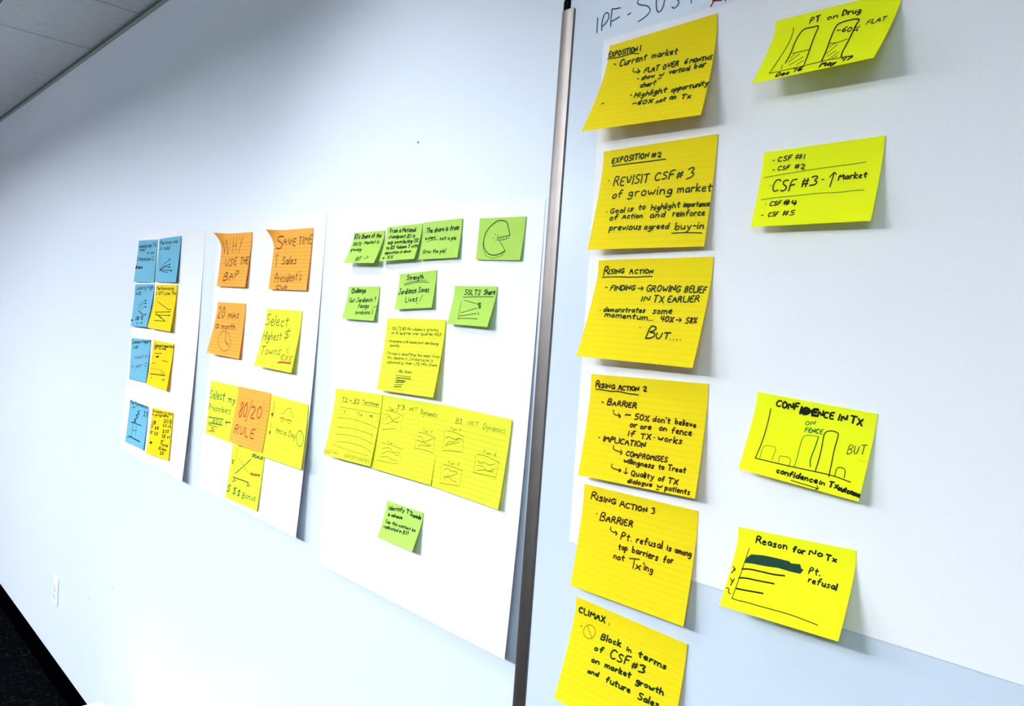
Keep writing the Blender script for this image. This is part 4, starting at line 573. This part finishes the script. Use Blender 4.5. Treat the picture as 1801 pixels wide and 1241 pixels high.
  [([0.1427,0.2988,0.2539,0.2951,0.3903,0.3169],0.98,'O2'),([0.1082,0.2866,0.1149,0.5414],0.59,'L'),([0.3903,0.3169,0.4111,0.5115],0.58,'L'),([0.1156,0.545,0.2484,0.5212,0.3862,0.5023],0.98,'O2'),([0.1362,0.396,0.1772,0.3555,0.2541,0.3835,0.3415,0.346,0.3831,0.3621],0.98,'O2'),([0.1523,0.4819,0.1951,0.4089,0.2457,0.4233,0.3415,0.346],0.98,'O2'),([0.1446,0.4836,0.2327,0.4388,0.3503,0.3942],0.98,'O2'),([0.1554,0.7041,0.2834,0.6982,0.4496,0.7068],0.97,'O2'),([0.1379,0.7148,0.1556,0.9267],0.59,'L'),([0.4411,0.7028,0.45,0.9105],0.57,'L'),([0.1524,0.9275,0.2949,0.9086,0.4308,0.8935],0.97,'O2'),([0.1845,0.7669,0.2324,0.7234,0.2879,0.7599,0.3541,0.7345,0.3966,0.7512,0.3481,0.7822,0.3053,0.8057],0.97,'O2'),([0.1917,0.8411,0.3053,0.8057],0.97,'O2'),([0.1955,0.8591,0.2774,0.8254,0.3152,0.8532,0.395,0.8572],0.97,'O2'),([0.6086,0.4782,0.7227,0.4638,0.9199,0.498],0.93,'O2'),([0.5966,0.4932,0.607,0.6832],0.56,'L'),([0.9071,0.5034,0.9088,0.6918],0.55,'L'),([0.6018,0.6869,0.9037,0.666],0.92,'O2'),([0.6338,0.5331,0.6627,0.5686,0.7294,0.5368,0.7983,0.5596,0.8652,0.5254],0.93,'O2'),([0.6321,0.6003,0.7244,0.5862,0.7844,0.6348,0.8723,0.577],0.93,'O2'),([0.6431,0.6559,0.7525,0.6188,0.7969,0.6257,0.8722,0.6126],0.92,'O2')],
  []),
 ('sticky_note','lemon',[(-1.37975, -0.0034, 1.68526), (-1.18175, -0.0034, 1.68941), (-1.17838, -0.02057, 1.54029), (-1.37635, -0.01757, 1.53545)],(0.0142, 0.0172, 0.14, 1.25, 0.0034, 0),102,
  'lemon note with small writing and tiny bar chart, above the row of three',
  'lemon lined notes in the middle of the large sheet',
  [('SGLT2 B3 Rx volume is growing',0.1038,0.1611,0.8944,0.1543,0.0412,0.98,'D2'),('at 1% quarter over quarter,4Q3',0.1041,0.2204,0.9467,0.2123,0.0391,0.97,'D2'),('Invokana still leads,but declining',0.0942,0.3333,0.922,0.3304,0.0371,0.97,'D2'),('quickly',0.1122,0.3886,0.28,0.39,0.0401,1.0,'D2'),('Farxiga is benefiting the most from',0.0808,0.4976,0.9795,0.4948,0.0368,0.97,'D2'),('this decline in Jardiance,as is',0.0948,0.5601,0.8865,0.5514,0.0369,0.97,'D2'),('indicated by their LTD NRx share',0.1093,0.6233,0.9638,0.6064,0.0367,0.97,'D2'),('NRx Share',0.3445,0.7331,0.5724,0.728,0.0349,0.97,'D2')],
  [([0.0412,0.1405,0.0522,0.1412],1.22,'D2'),([0.0172,0.3112,0.0256,0.3118],1.07,'D2'),([0.0178,0.4809,0.0262,0.4814],1.07,'D2'),([0.315,0.7755,0.5745,0.7727],1.03,'D'),([0.3191,0.808,0.4733,0.8042,0.586,0.8038],1.32,'D'),([0.3212,0.8378,0.5006,0.8361],1.77,'D'),([0.3208,0.8677,0.4861,0.8551],1.32,'D'),([0.3169,0.9049,0.4617,0.8869],1.18,'D'),([0.3135,0.9281,0.4428,0.9153],1.77,'D'),([0.3254,0.7905,0.3685,0.8037,0.403,0.7838,0.4467,0.8016,0.4805,0.7809,0.537,0.8014,0.5702,0.7809],0.59,'D2'),([0.3197,0.8479,0.3572,0.8643,0.391,0.8413,0.4345,0.857,0.469,0.839],0.74,'D'),([0.3002,0.9543,0.408,0.9582,0.4934,0.9592],0.59,'D2'),([0.2931,0.6853,0.3148,0.933],0.45,'D2')],
  []),
 ('sticky_note','green',[(-1.3247, -0.0026, 1.31273), (-1.19912, -0.0026, 1.31469), (-1.19779, -0.02166, 1.24202), (-1.32331, -0.01848, 1.23927)],(0.0159, 0.0191, 0.14, 1.25, 0.0026, 0),102,
  'small green note alone near the bottom of the large sheet',
  'green sticky notes on the large sheet',
  [('Identify',0.0871,0.2271,0.509,0.1508,0.1075,2.05,'D'),('T3',0.5677,0.1574,0.721,0.1896,0.1144,2.28,'D'),('needs',0.7419,0.2027,0.9592,0.1848,0.0927,2.38,'D'),('in advance',0.1124,0.3782,0.4977,0.3451,0.0822,2.04,'D'),('Can this content be',0.0923,0.5703,0.9102,0.5288,0.0798,1.74,'D'),('replicated in B3?',0.0756,0.7117,0.7702,0.6643,0.0849,1.74,'D')],
  [],
  []),
 ('handwriting','none',[(-0.85036, -0.02, 2.20357), (-0.50235, -0.02, 2.11347), (-0.48409, -0.02, 1.89901), (-0.82403, -0.02, 1.93366)],(0, 0, 0, 1, 0.02, 0),0,
  '',
  '',
  [],
  [([0.039,0.1058,0.034,0.194],1.96,'I'),([0.0637,0.1819,0.0622,0.1456,0.0744,0.0922,0.0915,0.0728,0.106,0.0801,0.106,0.1068,0.0891,0.1359,0.0671,0.1553],1.94,'I'),([0.1156,0.1553,0.1171,0.1262,0.1204,0.0874,0.1252,0.0534],1.92,'I'),([0.1252,0.0534,0.1467,0.0524,0.1726,0.0461],1.91,'I'),([0.118,0.1272,0.1419,0.1165,0.1679,0.0995],1.91,'I'),([0.2144,0.0883,0.2314,0.0767],1.88,'I'),([0.3026,-0.0292,0.2781,-0.0097,0.2646,0.0194,0.2848,0.0301,0.3247,0.034,0.34,0.0583,0.3247,0.0874,0.2892,0.1165,0.2722,0.1286],1.85,'I'),([0.3725,-0.0291,0.3682,0.0291,0.3725,0.0631,0.3832,0.0738,0.3982,0.0582,0.4109,0.0194,0.4152,-0.0291],1.82,'I'),([0.494,-0.0291,0.4652,-0.0267,0.4714,-0.0073,0.4858,0.0073,0.4817,0.0291,0.4611,0.0524,0.4507,0.0413],1.78,'I'),([0.5455,0.0194,0.5443,-0.0291],1.75,'I'),([0.5183,-0.0253,0.574,-0.0379],1.75,'I'),([0.6378,0.0388,0.6511,0.0097,0.6662,-0.0291,0.6849,-0.0388],2.27,'C'),([0.6849,-0.0388,0.6894,0.0],2.49,'C'),([0.6473,0.0049,0.6886,0.0024],2.04,'C'),([0.7053,0.0073,0.7108,-0.034],2.02,'C')],
  []),
]

hosts=[]
for nm,col,c,prm,lined,label,group,T,S,F in NOTES:
    sh=Sheet(c,prm,hosts[lined-100] if lined>=100 else None)
    if nm=='flip_chart_sheet': hosts.append(sh)
    if nm=='handwriting':
        for k,lb in (('I','blue marker letters at the top'),('C','red marker letters at the top')):
            write(sh,[],[q for q in S if q[2]==k],[],Vector(L),wb)['label']=lb
        continue
    org=(sh.c[0]+sh.c[1])/2
    big=nm=='flip_chart_sheet'
    o=sheet_mesh(sh,col,nm,24 if big else (20 if prm[5] else 8),24 if big else 16,.0004 if big else .0003,org,lined)
    o['label']=label; o['category']='paper sheet' if big else 'sticky note'; o['group']=group
    if col in('gold','lime'):
        for it in T: write(sh,[it],[],[],org,o)
        for it in S: write(sh,[],[it],[],org,o,'drawing')
        for it in F: write(sh,[],[],[it],org,o,'drawing')
        continue
    if T: write(sh,T,[],[],org,o)['kind']='stuff'
    d=write(sh,[],S,F,org,o,'drawing')
    if d and col not in('gold','lime'): d['kind']='stuff'
